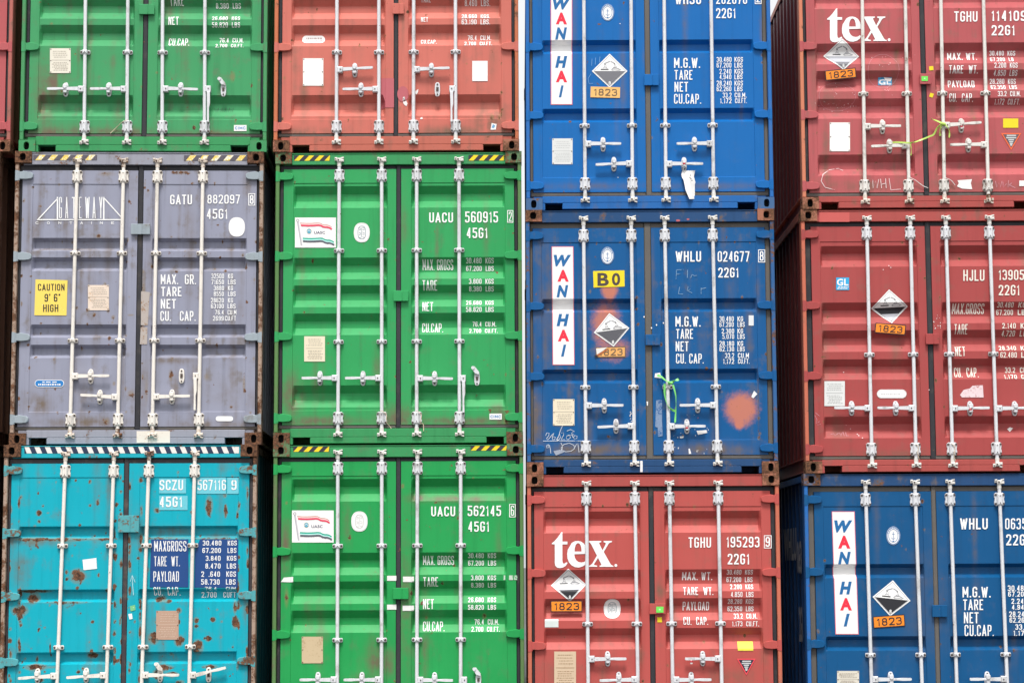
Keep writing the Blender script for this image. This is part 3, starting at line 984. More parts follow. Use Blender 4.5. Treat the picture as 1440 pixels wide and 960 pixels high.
class Film:
    """Collects flat shapes on one door, then lays them on its face."""

    def __init__(self, cid):
        self.c = CONT[cid]
        self.cid = cid
        self.items = []            # verts (x,z), faces, material, layer

    def S(self, px, py):
        return survey(self.cid, px, py, .056)

    def poly(self, pts, mat, layer=0):
        self.items.append(([self.S(*p) for p in pts], None, mat, layer))
        return self

    def rect(self, box, mat, layer=0):
        x0, y0, x1, y1 = box
        return self.poly([(x0, y0), (x1, y0), (x1, y1), (x0, y1)], mat, layer)

    def oval(self, cx, cy, rx, ry, mat, layer=0, n=28, p=2.0):
        pts = []
        for i in range(n):
            a = 2 * math.pi * i / n
            x, y = math.cos(a), math.sin(a)
            k = (abs(x) ** p + abs(y) ** p) ** (-1 / p)
            pts.append((cx + rx * x * k, cy + ry * y * k))
        return self.poly(pts, mat, layer)

    def ring(self, cx, cy, rx, ry, wd, mat, layer=0, n=28, p=2.0):
        def e(r1, r2, i):
            a = 2 * math.pi * i / n
            x, y = math.cos(a), math.sin(a)
            k = (abs(x) ** p + abs(y) ** p) ** (-1 / p)
            return (cx + r1 * x * k, cy + r2 * y * k)
        v = [self.S(*e(rx, ry, i)) for i in range(n)] + [self.S(*e(rx - wd, ry - wd, i)) for i in range(n)]
        self.items.append((v, [(i, (i + 1) % n, n + (i + 1) % n, n + i) for i in range(n)], mat, layer))
        return self

    def pill(self, box, mat, layer=0):
        x0, y0, x1, y1 = box
        r = (y1 - y0) / 2
        pts = [(x1 - r + r * math.sin(a), y0 + r - r * math.cos(a)) for a in [math.pi * i / 8 for i in range(9)]]
        pts += [(x0 + r - r * math.sin(a), y0 + r + r * math.cos(a)) for a in [math.pi * i / 8 for i in range(9)]]
        return self.poly(pts, mat, layer)

    def frame(self, box, wd, mat, layer=0):
        x0, y0, x1, y1 = box
        o = [(x0, y0), (x1, y0), (x1, y1), (x0, y1)]
        i = [(x0 + wd, y0 + wd), (x1 - wd, y0 + wd), (x1 - wd, y1 - wd), (x0 + wd, y1 - wd)]
        v = [self.S(*p) for p in o + i]
        self.items.append((v, [(k, (k + 1) % 4, 4 + (k + 1) % 4, 4 + k) for k in range(4)], mat, layer))
        return self

    def text(self, s, box, mat=None, layer=0, bold=.018, shear=0.0, face='sign'):
        x0, y0, x1, y1 = box[:4]
        if len(box) == 8:           # four corners: tl tr br bl
            tl, tr, br, bl = (box[i:i + 2] for i in (0, 2, 4, 6))
        else:
            tl, tr, br, bl = (x0, y0), (x1, y0), (x1, y1), (x0, y1)
        tl, tr, br, bl = (Vector(self.S(*q)) for q in (tl, tr, br, bl))
        wd, ht = (br - bl).length, (tl - bl).length

        def put(a, b):
            return tuple((bl * (1 - a) + br * a) * (1 - b) + (tl * (1 - a) + tr * a) * b)
        if face == 'sign':
            for i, (v, f) in enumerate(sign_text(s, wd, ht, ht * (.128 + 2.4 * bold))):
                self.items.append(([put(a / wd, b / ht) for a, b in v], f, mat or WHITE, layer + (i % 5) * .12))
        else:
            v, f = glyphs(s, bold, shear)
            self.items.append(([put(a, b) for a, b in v], f, mat or WHITE, layer))
        return self

    def stroke(self, pts, wd, mat, layer=0, closed=False):
        P = [Vector(p) for p in pts]
        if closed:
            P.append(P[0])
        n = len(P)
        Lr, Rr = [], []
        for i, p in enumerate(P):
            a, b = P[max(0, i - 1)], P[min(n - 1, i + 1)]
            d = (b - a)
            d = d.normalized() if d.length else Vector((1, 0))
            nr = Vector((-d.y, d.x)) * wd / 2
            Lr.append(self.S(*(p + nr)))
            Rr.append(self.S(*(p - nr)))
        self.items.append((Lr + Rr, [(i, i + 1, n + i + 1, n + i) for i in range(n - 1)], mat, layer))
        return self

    def build(self, name, door=None, label=None, base=0, y=None, parent=None):
        mats, bm = [], bmesh.new()
        lay = bm.verts.layers.float.new('l')
        for v, f, mat, layer in self.items:
            if mat not in mats:
                mats.append(mat)
            bv = [bm.verts.new((p[0], 0, p[1])) for p in v]
            for q in bv:
                q[lay] = layer
            fs = []
            for ff in (f or [tuple(range(len(v)))]):
                try:
                    nf = bm.faces.new([bv[i] for i in ff])
                    nf.normal_update()
                    nf.material_index = mats.index(mat)
                    fs.append(nf)
                except ValueError:
                    pass
            bmesh.ops.triangulate(bm, faces=[q for q in fs if len(q.verts) > 4])
        xs = [q.co.x for q in bm.verts]
        zs = [q.co.z for q in bm.verts]
        if y is None:
            c = self.c
            for br, ax, lo, hi in ((c.zbreaks(), 2, min(zs), max(zs)), (c.xbreaks(), 0, min(xs), max(xs))):
                for k in br:
                    if lo < k < hi:
                        co = [0, 0, 0]
                        co[ax] = k
                        no = [0, 0, 0]
                        no[ax] = 1
                        # a cut edge takes the layer of the shape it cuts
                        g = list(bm.verts) + list(bm.edges) + list(bm.faces)
                        bmesh.ops.bisect_plane(bm, geom=g, plane_co=co, plane_no=no, dist=1e-6)
            fl = {}
            for f_ in bm.faces:
                m = max(q[lay] for q in f_.verts)
                for q in f_.verts:
                    fl[q] = max(fl.get(q, 0), m)
            X = np.array([q.co.x for q in bm.verts])
            Zz = np.array([q.co.z for q in bm.verts])
            D = c.depth(X, Zz)
            for q, d in zip(bm.verts, D):
                q.co.y = d - .0045 - .0012 * (fl.get(q, q[lay]) + base)
        else:
            for q in bm.verts:
                q.co.y = y - .0012 * (q[lay] + base)
        for f_ in bm.faces:
            if f_.calc_area() > 1e-12:
                f_.normal_update()
                if f_.normal.y > 0:
                    f_.normal_flip()
        me = bpy.data.meshes.new(name)
        bm.to_mesh(me)
        bm.free()
        for m in mats:
            me.materials.append(m)
        if parent is None:
            mx = sum(xs) / len(xs)
            if door is None:
                door = 0 if mx < (self.c.xs[3] + self.c.xs[4]) / 2 else 1
            parent = self.c.doors[door]
        o = link(name, me, parent)
        if label:
            o['label'] = label
        return o


def scribble_lines(fm, box, rows, mat, seed, layer=1, th=.8):
    """Rows of unreadably small print, as short dashes."""
    r = random.Random(seed)
    x0, y0, x1, y1 = box
    for i in range(rows):
        y = y0 + (y1 - y0) * (i + .5) / rows
        x = x0 + (x1 - x0) * r.uniform(0, .18)
        while x < x1 - (x1 - x0) * r.uniform(0, .2):
            ln = r.uniform(.8, 3.2)
            fm.rect((x, y - th / 2, min(x + ln, x1), y + th / 2), mat, layer)
            x += ln + r.uniform(.6, 1.1)


def data_plate(cid, box, mat=None, seed=1, rivets=True, pmat=None, lines=True):
    fm = Film(cid)
    x0, y0, x1, y1 = box
    fm.rect(box, mat or PLATE, 0)
    if lines:
        scribble_lines(fm, (x0 + 3, y0 + 3, x1 - 3, y0 + (y1 - y0) * .40), 4, pmat or PLATE_INK, seed)
        scribble_lines(fm, (x0 + 3, y0 + (y1 - y0) * .55, x1 - 3, y1 - 3), 6, pmat or PLATE_INK, seed + 5)
        fm.rect((x0 + 2.5, y0 + (y1 - y0) * .47, x1 - 2.5, y0 + (y1 - y0) * .485), pmat or PLATE_INK, 1)
    if rivets:
        for rx in (x0 + 1.3, x1 - 1.3):
            for ry in (y0 + 1.3, (y0 + y1) / 2, y1 - 1.3):
                fm.oval(rx, ry, .8, .8, BOLT, 2, 8)
    return fm.build('data_plate')


PLATE_INK = flat('plate_engraving', (0.36, 0.31, 0.25))
ORANGE = flat('orange_plate', (0.85, 0.25, 0.02), wear=.05, under=(.85, .45, .05))
ORANGE_F = flat('faded_orange_plate', (0.78, 0.45, 0.15))
SLATE = flat('faded_black_print', (0.10, 0.10, 0.115), wear=.2, under=(.25, .25, .28))
SHEEN = flat('slope_sheen', (0.45, 0.46, 0.50), rough=.35)


def placard(cid, top, right, bottom, left, half=None, band=None, worn=False):
    """White-over-black diamond for corrosive goods: dripping tubes above, an 8 below."""
    fm = Film(cid)
    T, R, B, Lf = (Vector(p) for p in (top, right, bottom, left))
    c = (T + R + B + Lf) / 4
    fm.poly([T, R, B, Lf], WHITE, 0)
    k = lambda p, s: c + (p - c) * s
    fm_in = [k(p, .90) for p in (T, R, B, Lf)]
    lo = [k(p, .87) for p in (T, R, B, Lf)]
    fm.stroke(fm_in, .55, GREY, 1, closed=True)
    blk = half or BLACK
    fm.poly([lo[3], lo[1], lo[2]], blk, 1)
    if band:
        a, b = band
        q = lambda p, s: p + (lo[2] - p) * s
        fm.poly([q(lo[3], a), q(lo[1], a), q(lo[1], b), q(lo[3], b)], SHEEN, 2)  # painted sheen: light on the groove's slope, put in as a paler band
    ax, ay = (R - Lf) / 2, (T - B) / 2
    P = lambda u, v: tuple(c + ax * u + ay * v)
    fm.stroke([P(-.30, .42), P(.02, .56)], 1.3, GREY, 1)
    fm.stroke([P(.06, .56), P(.30, .42)], 1.3, GREY, 1)
    fm.stroke([P(-.30, .40), P(-.22, .36)], 1.0, BLACK, 1)
    fm.stroke([P(.24, .41), P(.32, .38)], 1.0, BLACK, 1)
    for u in (-.28, -.20, .28, .34):
        fm.stroke([P(u, .33), P(u, .22)], .6, GREY, 1)
    fm.poly([P(-.50, .12), P(-.06, .12), P(-.06, .06), P(-.50, .06)], BLACK, 1)
    fm.stroke([P(-.36, .16), P(-.30, .22), P(-.18, .20), P(-.14, .14)], .7, GREY, 1)
    fm.stroke([P(.10, .08), P(.22, .16), P(.42, .16), P(.62, .06)], 1.1, GREY, 1)
    fm.stroke([P(.12, .04), P(.30, .06), P(.56, .03)], .8, GREY, 1)
    fm.stroke([P(.20, .22), P(.32, .18), P(.40, .25)], .7, GREY, 1)
    if not worn:
        e = lo[2]
        s = (T - B).length * .05
        d = (T - B).normalized()
        m = B + d * s * 2.7
        fm.text('8', (m.x - s * .6, m.y - s, m.x + s * .6, m.y + s), WHITE, 3, .02)
    return fm.build('hazard_placard')


def number_plate(cid, pts, s='1823', mat=None, ink=None, border=True):
    fm = Film(cid)
    P = [Vector(p) for p in pts]
    c = sum(P, Vector((0, 0))) / 4
    ink = ink or BLACK
    if border:
        fm.poly(P, ink, 0)
        wx = 1 - 2.2 / (P[1] - P[0]).length
        wy = 1 - 2.4 / (P[3] - P[0]).length
    else:
        wx = wy = 1
    ex, ey = (P[1] - P[0] + P[2] - P[3]) / 4, (P[3] - P[0] + P[2] - P[1]) / 4
    q = lambda u, v: tuple(c + ex * u + ey * v)
    fm.poly([q(-wx, -wy), q(wx, -wy), q(wx, wy), q(-wx, wy)], mat or ORANGE, 1)
    fm.text(s, q(-.78, -.62) + q(.80, -.62) + q(.80, .66) + q(-.78, .66), ink, 2, .012)
    return fm.build('number_plate', y=.0500)


def hazard_stripes(cid, box, mats, pitch, slant, seed=0, gap=None):
    """Slanted warning stripes on the header."""
    fm = Film(cid)
    x0, y0, x1, y1 = box
    fm.S = lambda px, py: survey(cid, px, py, .026)
    fm.rect(box, mats[0], 0)
    x, i = x0 - abs(slant), 0
    while x < x1:
        a, b = x, x + pitch / 2
        p = [(a + slant, y0), (b + slant, y0), (b, y1), (a, y1)]
        p = [(min(max(u, x0), x1), v) for u, v in p]
        if max(u for u, v in p) - min(u for u, v in p) > .5:
            fm.poly(p, mats[1 + i % (len(mats) - 1)], 1)
        x += pitch
        i += 1
    return fm.build('warning_stripes', y=.024, parent=CONT[cid].root)


def words(cid, name, rows, mat=None, bold=.018, bold_small=.022, base=0):
    """Every line of lettering is a piece of its own."""
    for s, box in rows:
        h = abs(box[3] - box[1])
        Film(cid).text(s, box, mat or WHITE, 0, bold if h > 9.5 else bold_small).build(name, base=base)


def check_digit(cid, d, box, mat=None):
    fm = Film(cid)
    x0, y0, x1, y1 = box
    fm.frame(box, 1.0, mat or WHITE, 0)
    fm.text(d, (x0 + 2.2, y0 + 2.2, x1 - 2.2, y1 - 2.2), mat or WHITE, 0, .012)
    return fm.build('check_digit')

# ------------------------------------------------------------------ ground
def build_ground():
    m = bpy.data.materials.new('yard_asphalt')
    m.use_nodes = True
    t = m.node_tree
    b = t.nodes['Principled BSDF']
    tc = node(t, 'ShaderNodeTexCoord')
    n1 = noise_tex(t, tc.outputs['Object'], .15, 6)
    n2 = noise_tex(t, tc.outputs['Object'], 9, 5)
    c = mixc(t, smooth(t, n1, .35, .7), (.085, .083, .08), (.06, .059, .058))
    c = mixc(t, mth(t, 'MULTIPLY', smooth(t, n2, .45, .75), .5), c, (.045, .044, .043))
    t.links.new(c, b.inputs['Base Color'])
    b.inputs['Roughness'].default_value = .85
    mb = MB()
    mb.add([(-600, -600, 0), (600, -600, 0), (600, 900, 0), (-600, 900, 0)], [(0, 1, 2, 3)])
    o = link('ground', mb.mesh('ground', [m]))
    o['kind'] = 'structure'
    o['label'] = 'dark asphalt yard the container stacks stand on'
    o['category'] = 'ground'


build_ground()

# ------------------------------------------------------------------ paints
GREEN_A = paint('green_paint', (0.028, 0.305, 0.092), grime=.2, fade=.18)
GREEN_B = paint('bright_green_paint', (0.016, 0.30, 0.075), grime=.2, fade=.14)
GREEN_C = paint('dull_green_paint', (0.048, 0.285, 0.110), grime=.34, fade=.2)
GREEN_T = paint('scuffed_green_trim', (0.038, 0.26, 0.090), rust=.21, grime=.4)
GREEN_P = paint('stained_green_post', (0.10, 0.21, 0.07), rust=.22, grime=.5)
ORANGE_B = paint('salmon_paint', (0.53, 0.145, 0.112), grime=.2, fade=.2)
ORANGE_T = paint('salmon_trim', (0.45, 0.125, 0.088), rust=.27, grime=.35)
ORANGE_P = paint('orange_rust_post', (0.50, 0.15, 0.07), rust=.30, grime=.4)
BLUE_A = paint('bright_blue_paint', (0.004, 0.122, 0.390), grime=.06, fade=.06)
BLUE_B = paint('blue_paint', (0.003, 0.086, 0.258), grime=.32, fade=.08)
BLUE_C = paint('deep_blue_paint', (0.003, 0.078, 0.215), grime=.10, fade=.07)
BLUE_T = paint('scuffed_blue_trim', (0.016, 0.062, 0.165), rust=.25, grime=.6)
BLUE_P = paint('rusty_blue_post', (0.03, 0.11, 0.28), rust=.36, grime=.4)
BLUE_P2 = paint('chipped_blue_post', (0.02, 0.13, 0.40), rust=.14, grime=.3)
RED_A = paint('red_paint', (0.44, 0.082, 0.072), grime=.24, fade=.14)
RED_B = paint('dark_red_paint', (0.35, 0.062, 0.060), grime=.24, fade=.14)
RED_C = paint('pinkish_red_paint', (0.41, 0.090, 0.096), grime=.32, fade=.2)
RED_T = paint('scuffed_red_trim', (0.37, 0.072, 0.064), rust=.21, grime=.4)
RED_P = paint('rubbed_red_post', (0.50, 0.14, 0.085), rust=.20, grime=.35)
PURP = paint('grey_violet_paint', (0.262, 0.272, 0.350), rust=.10, grime=.55, fade=.26)
PURP_T = paint('grey_violet_trim', (0.28, 0.285, 0.335), rust=.27, grime=.5)
PURP_H = paint('pale_blue_hinge', (0.29, 0.34, 0.375), rust=.2, grime=.45)
TEAL = paint('teal_paint', (0.003, 0.360, 0.455), rust=.11, grime=.28, fade=.10)
TEAL_T = paint('teal_trim', (0.012, 0.36, 0.44), rust=.24, grime=.4)
TEAL_H = paint('rusted_teal_hinge', (0.08, 0.33, 0.36), rust=.42, grime=.5)
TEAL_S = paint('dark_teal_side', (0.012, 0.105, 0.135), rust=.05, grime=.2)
RUSTY = paint('rusted_steel', (0.15, 0.08, 0.06), rust=.72, grime=.5, rough=.6)
RUSTY_P = paint('rusted_post', (0.36, 0.26, 0.20), rust=.50, grime=.5, rough=.6)
RUST_GRN = paint('rusted_green_casting', (0.10, 0.19, 0.09), rust=.55, grime=.6, rough=.6)
GRN_CAST = paint('green_casting', (0.05, 0.26, 0.10), rust=.30, grime=.4)
RUST_ORG = paint('rusted_red_casting', (0.33, 0.13, 0.08), rust=.55, grime=.5, rough=.6)
RUST_BLU = paint('rusted_blue_casting', (0.10, 0.13, 0.21), rust=.52, grime=.6, rough=.6)
BLU_CAST = paint('blue_casting', (0.05, 0.12, 0.26), rust=.32, grime=.4)
BROWN = paint('brown_paint', (0.17, 0.085, 0.055), rust=.3, grime=.4)
RED_S = paint('shaded_red_side', (0.125, 0.026, 0.025), rust=.06, grime=.3)  # door red darkened in the colour for the gaps' shade, plus some grime
NAVY_S = paint('dark_navy_side', (0.010, 0.045, 0.14), rust=.04, grime=.2)  # darker blue than the doors
HINGE_G = GREEN_T

# ------------------------------------------------------------------ the containers
A_, B_, D_, E_ = crop(0, 0), crop(360, 0), crop(720, 0), crop(1080, 0, 4)
F_, G_, H_, I_ = crop(0, 200), crop(360, 200), crop(720, 260), crop(1080, 230, 4)
J_, K_, M_, N_ = crop(0, 430), crop(360, 430), crop(720, 480), crop(1080, 440, 4)
O_, P_, Q_, R_ = crop(0, 690), crop(360, 690), crop(720, 690), crop(1080, 690)


def two(cr, x0, y0, cr2, x1, y1):
    return (cr(x0, y0), cr2(x1, y1))


def xs(cr, *v):
    return [cr(a, 0)[0] for a in v]


# far left stack, mostly outside the picture
std = [-.585, -.165, .18, .60]
hs = [(0, -1, (.79,), 0, 0, 0, 'shut'), (1, -1, (.79,), 0, 0, 0, 'shut'), (2, 1, (.79,), 0, 0, 0, 'shut'), (3, 1, (.79,), 0, 0, 0, 'shut')]
for cid, lab, b, tr, ca, po in (('c0t1', 'brown container at the foot of the stack cut by the left picture edge', BROWN, BROWN, RUSTY, RUSTY_P),
                                ('c0t2', 'rusty brown container second up at the far left edge, beside the grey violet one', BROWN, BROWN, RUSTY, paint('brown_post', (.19, .10, .07), rust=.5, grime=.6)),
                                ('c0t3', 'dull red container sliver at the top left edge, beside the topmost green one', RED_C, RED_T, RUST_ORG, paint('dull_red_post', (.40, .12, .10), rust=.25, grime=.5))):
    Container(cid, 'shipping_container', lab, 'R9', None, 0, std, (b, tr, ca, po), hs, None, sides=BROWN)

g2h = lambda cr, y, t1, t2, t3, c1, c2, c3, c4, k3='shut', ty=0: [
    (0, -1, cr(0, y)[1], *cr(t1, y + ty), cr(c1, 0)[0], 'shut'), (1, -1, cr(0, y)[1], *cr(t2, y + ty), cr(c2, 0)[0], 'shut'),
    (2, 1, cr(0, y)[1], *cr(t3, y + ty + 3), cr(c3, 0)[0], k3), (3, 1, cr(0, y)[1], *cr(c4, y), cr(c4, 0)[0], 'dropx')]

Container('c2t2', 'shipping_container', 'bright green container with a flag sticker and number 560915, middle of its stack', 'R9',
          [398, 411.5, 545, 557.5, 563.5, 578, 711, 723.5], 430,
          [two(G_, 415, 300, K_, 410, 450), two(G_, 628, 300, K_, 628, 450), two(G_, 803, 300, K_, 803, 450), two(G_, 1015, 300, K_, 1017, 450)],
          (GREEN_A, GREEN_T, RUST_GRN, GREEN_P), g2h(K_, 361, 228, 445, 985, 320, 535, 893, 1105), (*G_(687, 742), *G_(762, 795)),
          wear=[('d', 409, 560, 14, 30), ('d', 430, 592, 60, 6), ('d', 560, 590, 25, 14), ('r', 712, 592, 4, 10, 0, .6), ('d', 650, 592, 60, 5), ('d', 700, 585, 8, 16)])
Container('c2t1', 'shipping_container', 'green container with a flag sticker, white tape scraps and number 562145, low in its stack', 'R9', 'c2t2', 0,
          [two(P_, 408, 150, P_, 406, 880), two(P_, 628, 150, P_, 627, 880), two(P_, 806, 150, P_, 804, 880), two(P_, 1023, 150, P_, 1023, 880)],
          (GREEN_B, GREEN_T, RUST_GRN, GREEN_P), g2h(P_, 943, 218, 438, 985, 310, 530, 893, 1112), (*P_(684, 483), *P_(763, 540)),
          wear=[('d', 588, 700, 14, 5), ('d', 650, 701, 50, 4), ('d', 571, 850, 7, 70, 0, .8), ('r', 403, 840, 3, 14, 0, .55), ('d', 528, 925, 10, 22, 0, 1.0), ('d', 546, 935, 12, 16, 0, .9), ('r', 681, 866, 3, 4, 0, .7), ('d', 597, 920, 4, 24, 0, .8), ('d', 402, 770, 5, 30)])
Container('c1t3', 'shipping_container', 'green container at the top of its stack, above the grey violet container', 'R9',
          [40.8, 53.4, 188, 200.3, 206.8, 220.8, 354, 366.5], 130,
          [two(A_, 426, 50, A_, 421, 560), two(A_, 638, 50, A_, 634, 560), two(A_, 812, 50, A_, 810, 560), two(A_, 1024, 50, A_, 1022, 560)],
          (GREEN_C, GREEN_T, GRN_CAST, paint('green_post', (.06, .26, .10), rust=.17, grime=.4)), g2h(A_, 445, 235, 450, 990, 329, 545, 904, 1117), (*A_(695, 25), *A_(773, 75)),
          wear=[('d', 74, 115, 16, 30, 0, 1.0), ('d', 60, 140, 10, 40), ('r', 327, 108, 4, 8, 8, .55), ('d', 80, 186, 40, 8), ('d', 160, 186, 50, 6), ('d', 300, 190, 50, 5), ('r', 204, 120, 2, 30, 0, .4)])
Container('c2t3', 'shipping_container', 'salmon orange container above the green one numbered 560915', 'R9',
          [396.6, 409.2, 542, 554, 559.7, 573.8, 705.4, 719.5], 130,
          [two(B_, 404, 50, B_, 402, 560), two(B_, 614, 50, B_, 614, 560), two(B_, 788, 50, B_, 787, 560), two(B_, 997, 50, B_, 998, 560)],
          (ORANGE_B, ORANGE_T, RUST_ORG, ORANGE_P),
          [(0, 1, B_(0, 348)[1], *B_(584, 339), B_(494, 0)[0], 'shut'), (1, -1, B_(0, 447)[1], *B_(433, 447), B_(525, 0)[0], 'shut'),
           (2, 1, B_(0, 347)[1], *B_(968, 341), B_(877, 0)[0], 'shut'), (3, -1, B_(0, 445)[1], *B_(907, 445), B_(907, 0)[0], 'drop')], (*B_(683, 20), *B_(740, 73)),
          wear=[('d', 428, 140, 5, 26, 0, .8), ('d', 452, 135, 4, 30, 0, .7), ('r', 428, 122, 3, 2, 30, .6), ('r', 453, 122, 3, 2, 26, .6), ('d', 430, 190, 40, 8), ('d', 640, 186, 40, 7), ('d', 690, 170, 20, 18), ('r', 692, 165, 3, 5, 8, .6), ('r', 702, 165, 2, 5, 8, .6), ('d', 700, 186, 20, 6, 0, .9), ('r', 400, 110, 3, 3, 20, .5)])

bh = lambda cr, ya, yb, t1, t2, t3, t4, c1, c2, c3, c4: [
    (0, 1, cr(0, ya)[1], *cr(t1, ya), cr(c1, 0)[0], 'shut'), (1, -1, cr(0, yb)[1], *cr(t2, yb + 5), cr(c2, 0)[0], 'shut'),
    (2, 1, cr(0, yb)[1], *cr(t3, yb), cr(c3, 0)[0], 'shut'), (3, -1, cr(0, ya)[1], *cr(t4, ya), cr(c4, 0)[0], 'shut')]
Container('c3t2', 'shipping_container', 'blue container with a yellow B0 sticker and orange sprayed patches, middle of its stack', 'B8',
          [749.5, 761.6, 895.8, 907, 916, 929.6, 1064.6, 1076.7], 430,
          [two(H_, 359, 320, M_, 369, 450), two(H_, 598, 320, M_, 611, 450), two(H_, 766, 320, M_, 783, 450), two(H_, 1006, 320, M_, 1025, 450)],
          (BLUE_B, BLUE_T, RUST_ORG, BLUE_P), bh(M_, 319, 423, 557, 427, 968, 838, 461, 520, 874, 928), (*H_(667, 748), *H_(740, 802)), gask=RUBBER_D,
          wear=[('s', 857, 408, 13, 14), ('s', 852, 455, 24, 36, 0, .8), ('s', 862, 490, 28, 20, 0, .6), ('s', 858, 430, 4, 20, 0, .5), ('s', 1042, 574, 26, 25), ('s', 1040, 594, 9, 10),
                ('r', 912, 573, 5, 3, 0, .7), ('r', 913, 628, 5, 4, 0, .7), ('d', 770, 420, 14, 60, 0, .5), ('d', 1000, 632, 40, 8), ('d', 820, 632, 60, 7), ('d', 755, 600, 8, 40), ('r', 1066, 560, 1.5, 60, 0, .35)])
Container('c3t3', 'shipping_container', 'clean bright blue container with torn paper on its handle, top of its stack', 'B8',
          [749.5, 762.2, 895, 907.6, 914.6, 927.3, 1060.4, 1073], 130,
          [two(D_, 360, 100, D_, 365, 850), two(D_, 596, 100, D_, 602, 850), two(D_, 762, 100, D_, 769, 850), two(D_, 997, 100, D_, 1007, 850)],
          (BLUE_A, paint('bright_blue_trim', (0.014, 0.115, 0.36), rust=.10, grime=.3), BLU_CAST, BLUE_P2), bh(D_, 719, 819, 546, 418, 955, 823, 455, 509, 860, 912), (*D_(660, 374), *D_(733, 430)), gask=RUBBER_D,
          wear=[('d', 830, 262, 60, 4, 0, .5), ('d', 1000, 262, 60, 4, 0, .5)])
Container('c3t1', 'shipping_container', 'red container with large white letters and number 195293, under the two blue ones', 'R8',
          [751.5, 764.4, 901.4, 913.5, 920, 935, 1072, 1085], 820,
          [two(M_, 373, 850, Q_, 380, 850), two(M_, 616, 850, Q_, 628, 850), two(M_, 789, 850, Q_, 802, 850), two(M_, 1033, 850, Q_, 1047, 850)],
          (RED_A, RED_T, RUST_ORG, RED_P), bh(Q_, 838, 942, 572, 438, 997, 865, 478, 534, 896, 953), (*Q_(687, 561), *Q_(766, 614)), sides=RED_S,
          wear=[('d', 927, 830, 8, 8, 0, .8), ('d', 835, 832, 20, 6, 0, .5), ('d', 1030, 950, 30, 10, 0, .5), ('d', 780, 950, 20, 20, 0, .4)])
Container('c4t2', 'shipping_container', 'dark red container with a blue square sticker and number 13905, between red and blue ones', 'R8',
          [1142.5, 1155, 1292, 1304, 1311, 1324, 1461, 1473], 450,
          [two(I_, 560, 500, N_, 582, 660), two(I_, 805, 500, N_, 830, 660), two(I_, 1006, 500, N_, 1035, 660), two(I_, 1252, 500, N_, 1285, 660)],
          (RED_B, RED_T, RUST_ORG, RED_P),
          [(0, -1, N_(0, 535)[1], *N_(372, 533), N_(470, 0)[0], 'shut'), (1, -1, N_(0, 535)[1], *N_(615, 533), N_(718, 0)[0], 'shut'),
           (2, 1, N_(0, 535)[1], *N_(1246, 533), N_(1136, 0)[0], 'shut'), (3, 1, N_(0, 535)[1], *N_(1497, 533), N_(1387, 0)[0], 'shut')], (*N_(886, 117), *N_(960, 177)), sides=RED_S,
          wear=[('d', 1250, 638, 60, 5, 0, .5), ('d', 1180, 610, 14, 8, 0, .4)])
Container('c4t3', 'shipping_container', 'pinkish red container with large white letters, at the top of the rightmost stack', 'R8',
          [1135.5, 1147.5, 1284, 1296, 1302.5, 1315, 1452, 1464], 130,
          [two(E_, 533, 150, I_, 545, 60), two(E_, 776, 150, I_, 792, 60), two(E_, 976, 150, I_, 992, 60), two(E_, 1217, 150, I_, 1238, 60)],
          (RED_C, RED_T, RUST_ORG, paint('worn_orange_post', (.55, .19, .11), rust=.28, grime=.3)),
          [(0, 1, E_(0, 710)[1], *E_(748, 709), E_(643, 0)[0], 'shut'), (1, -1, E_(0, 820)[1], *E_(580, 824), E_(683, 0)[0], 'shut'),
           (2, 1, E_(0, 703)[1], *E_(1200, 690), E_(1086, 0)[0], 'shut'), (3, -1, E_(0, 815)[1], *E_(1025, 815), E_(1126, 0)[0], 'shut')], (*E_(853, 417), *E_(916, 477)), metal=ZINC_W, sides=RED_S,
          wear=[('d', 1175, 135, 24, 18, 0, .35), ('d', 1245, 100, 20, 14, 0, .35), ('d', 1200, 262, 60, 6, 0, .6), ('d', 1360, 262, 60, 6, 0, .6)])
Container('c4t1', 'shipping_container', 'deep blue container with upright white name strip, foot of the rightmost stack', 'B8',
          [1147.5, 1160, 1301, 1313.5, 1319.6, 1334.6, 1475, 1487], 850,
          [two(R_, 492, 100, R_, 516, 880), two(R_, 740, 100, R_, 768, 880), two(R_, 915, 100, R_, 942, 880), two(R_, 1162, 100, R_, 1194, 880)],
          (BLUE_C, BLUE_T, RUST_BLU, BLUE_P2), bh(R_, 940, 1044, 718, 590, 1130, 1008, 613, 680, 1040, 1096), (*R_(820, 569), *R_(894, 629)), gask=RUBBER_D, sides=NAVY_S,
          wear=[('d', 1300, 850, 30, 60, 0, .3)])
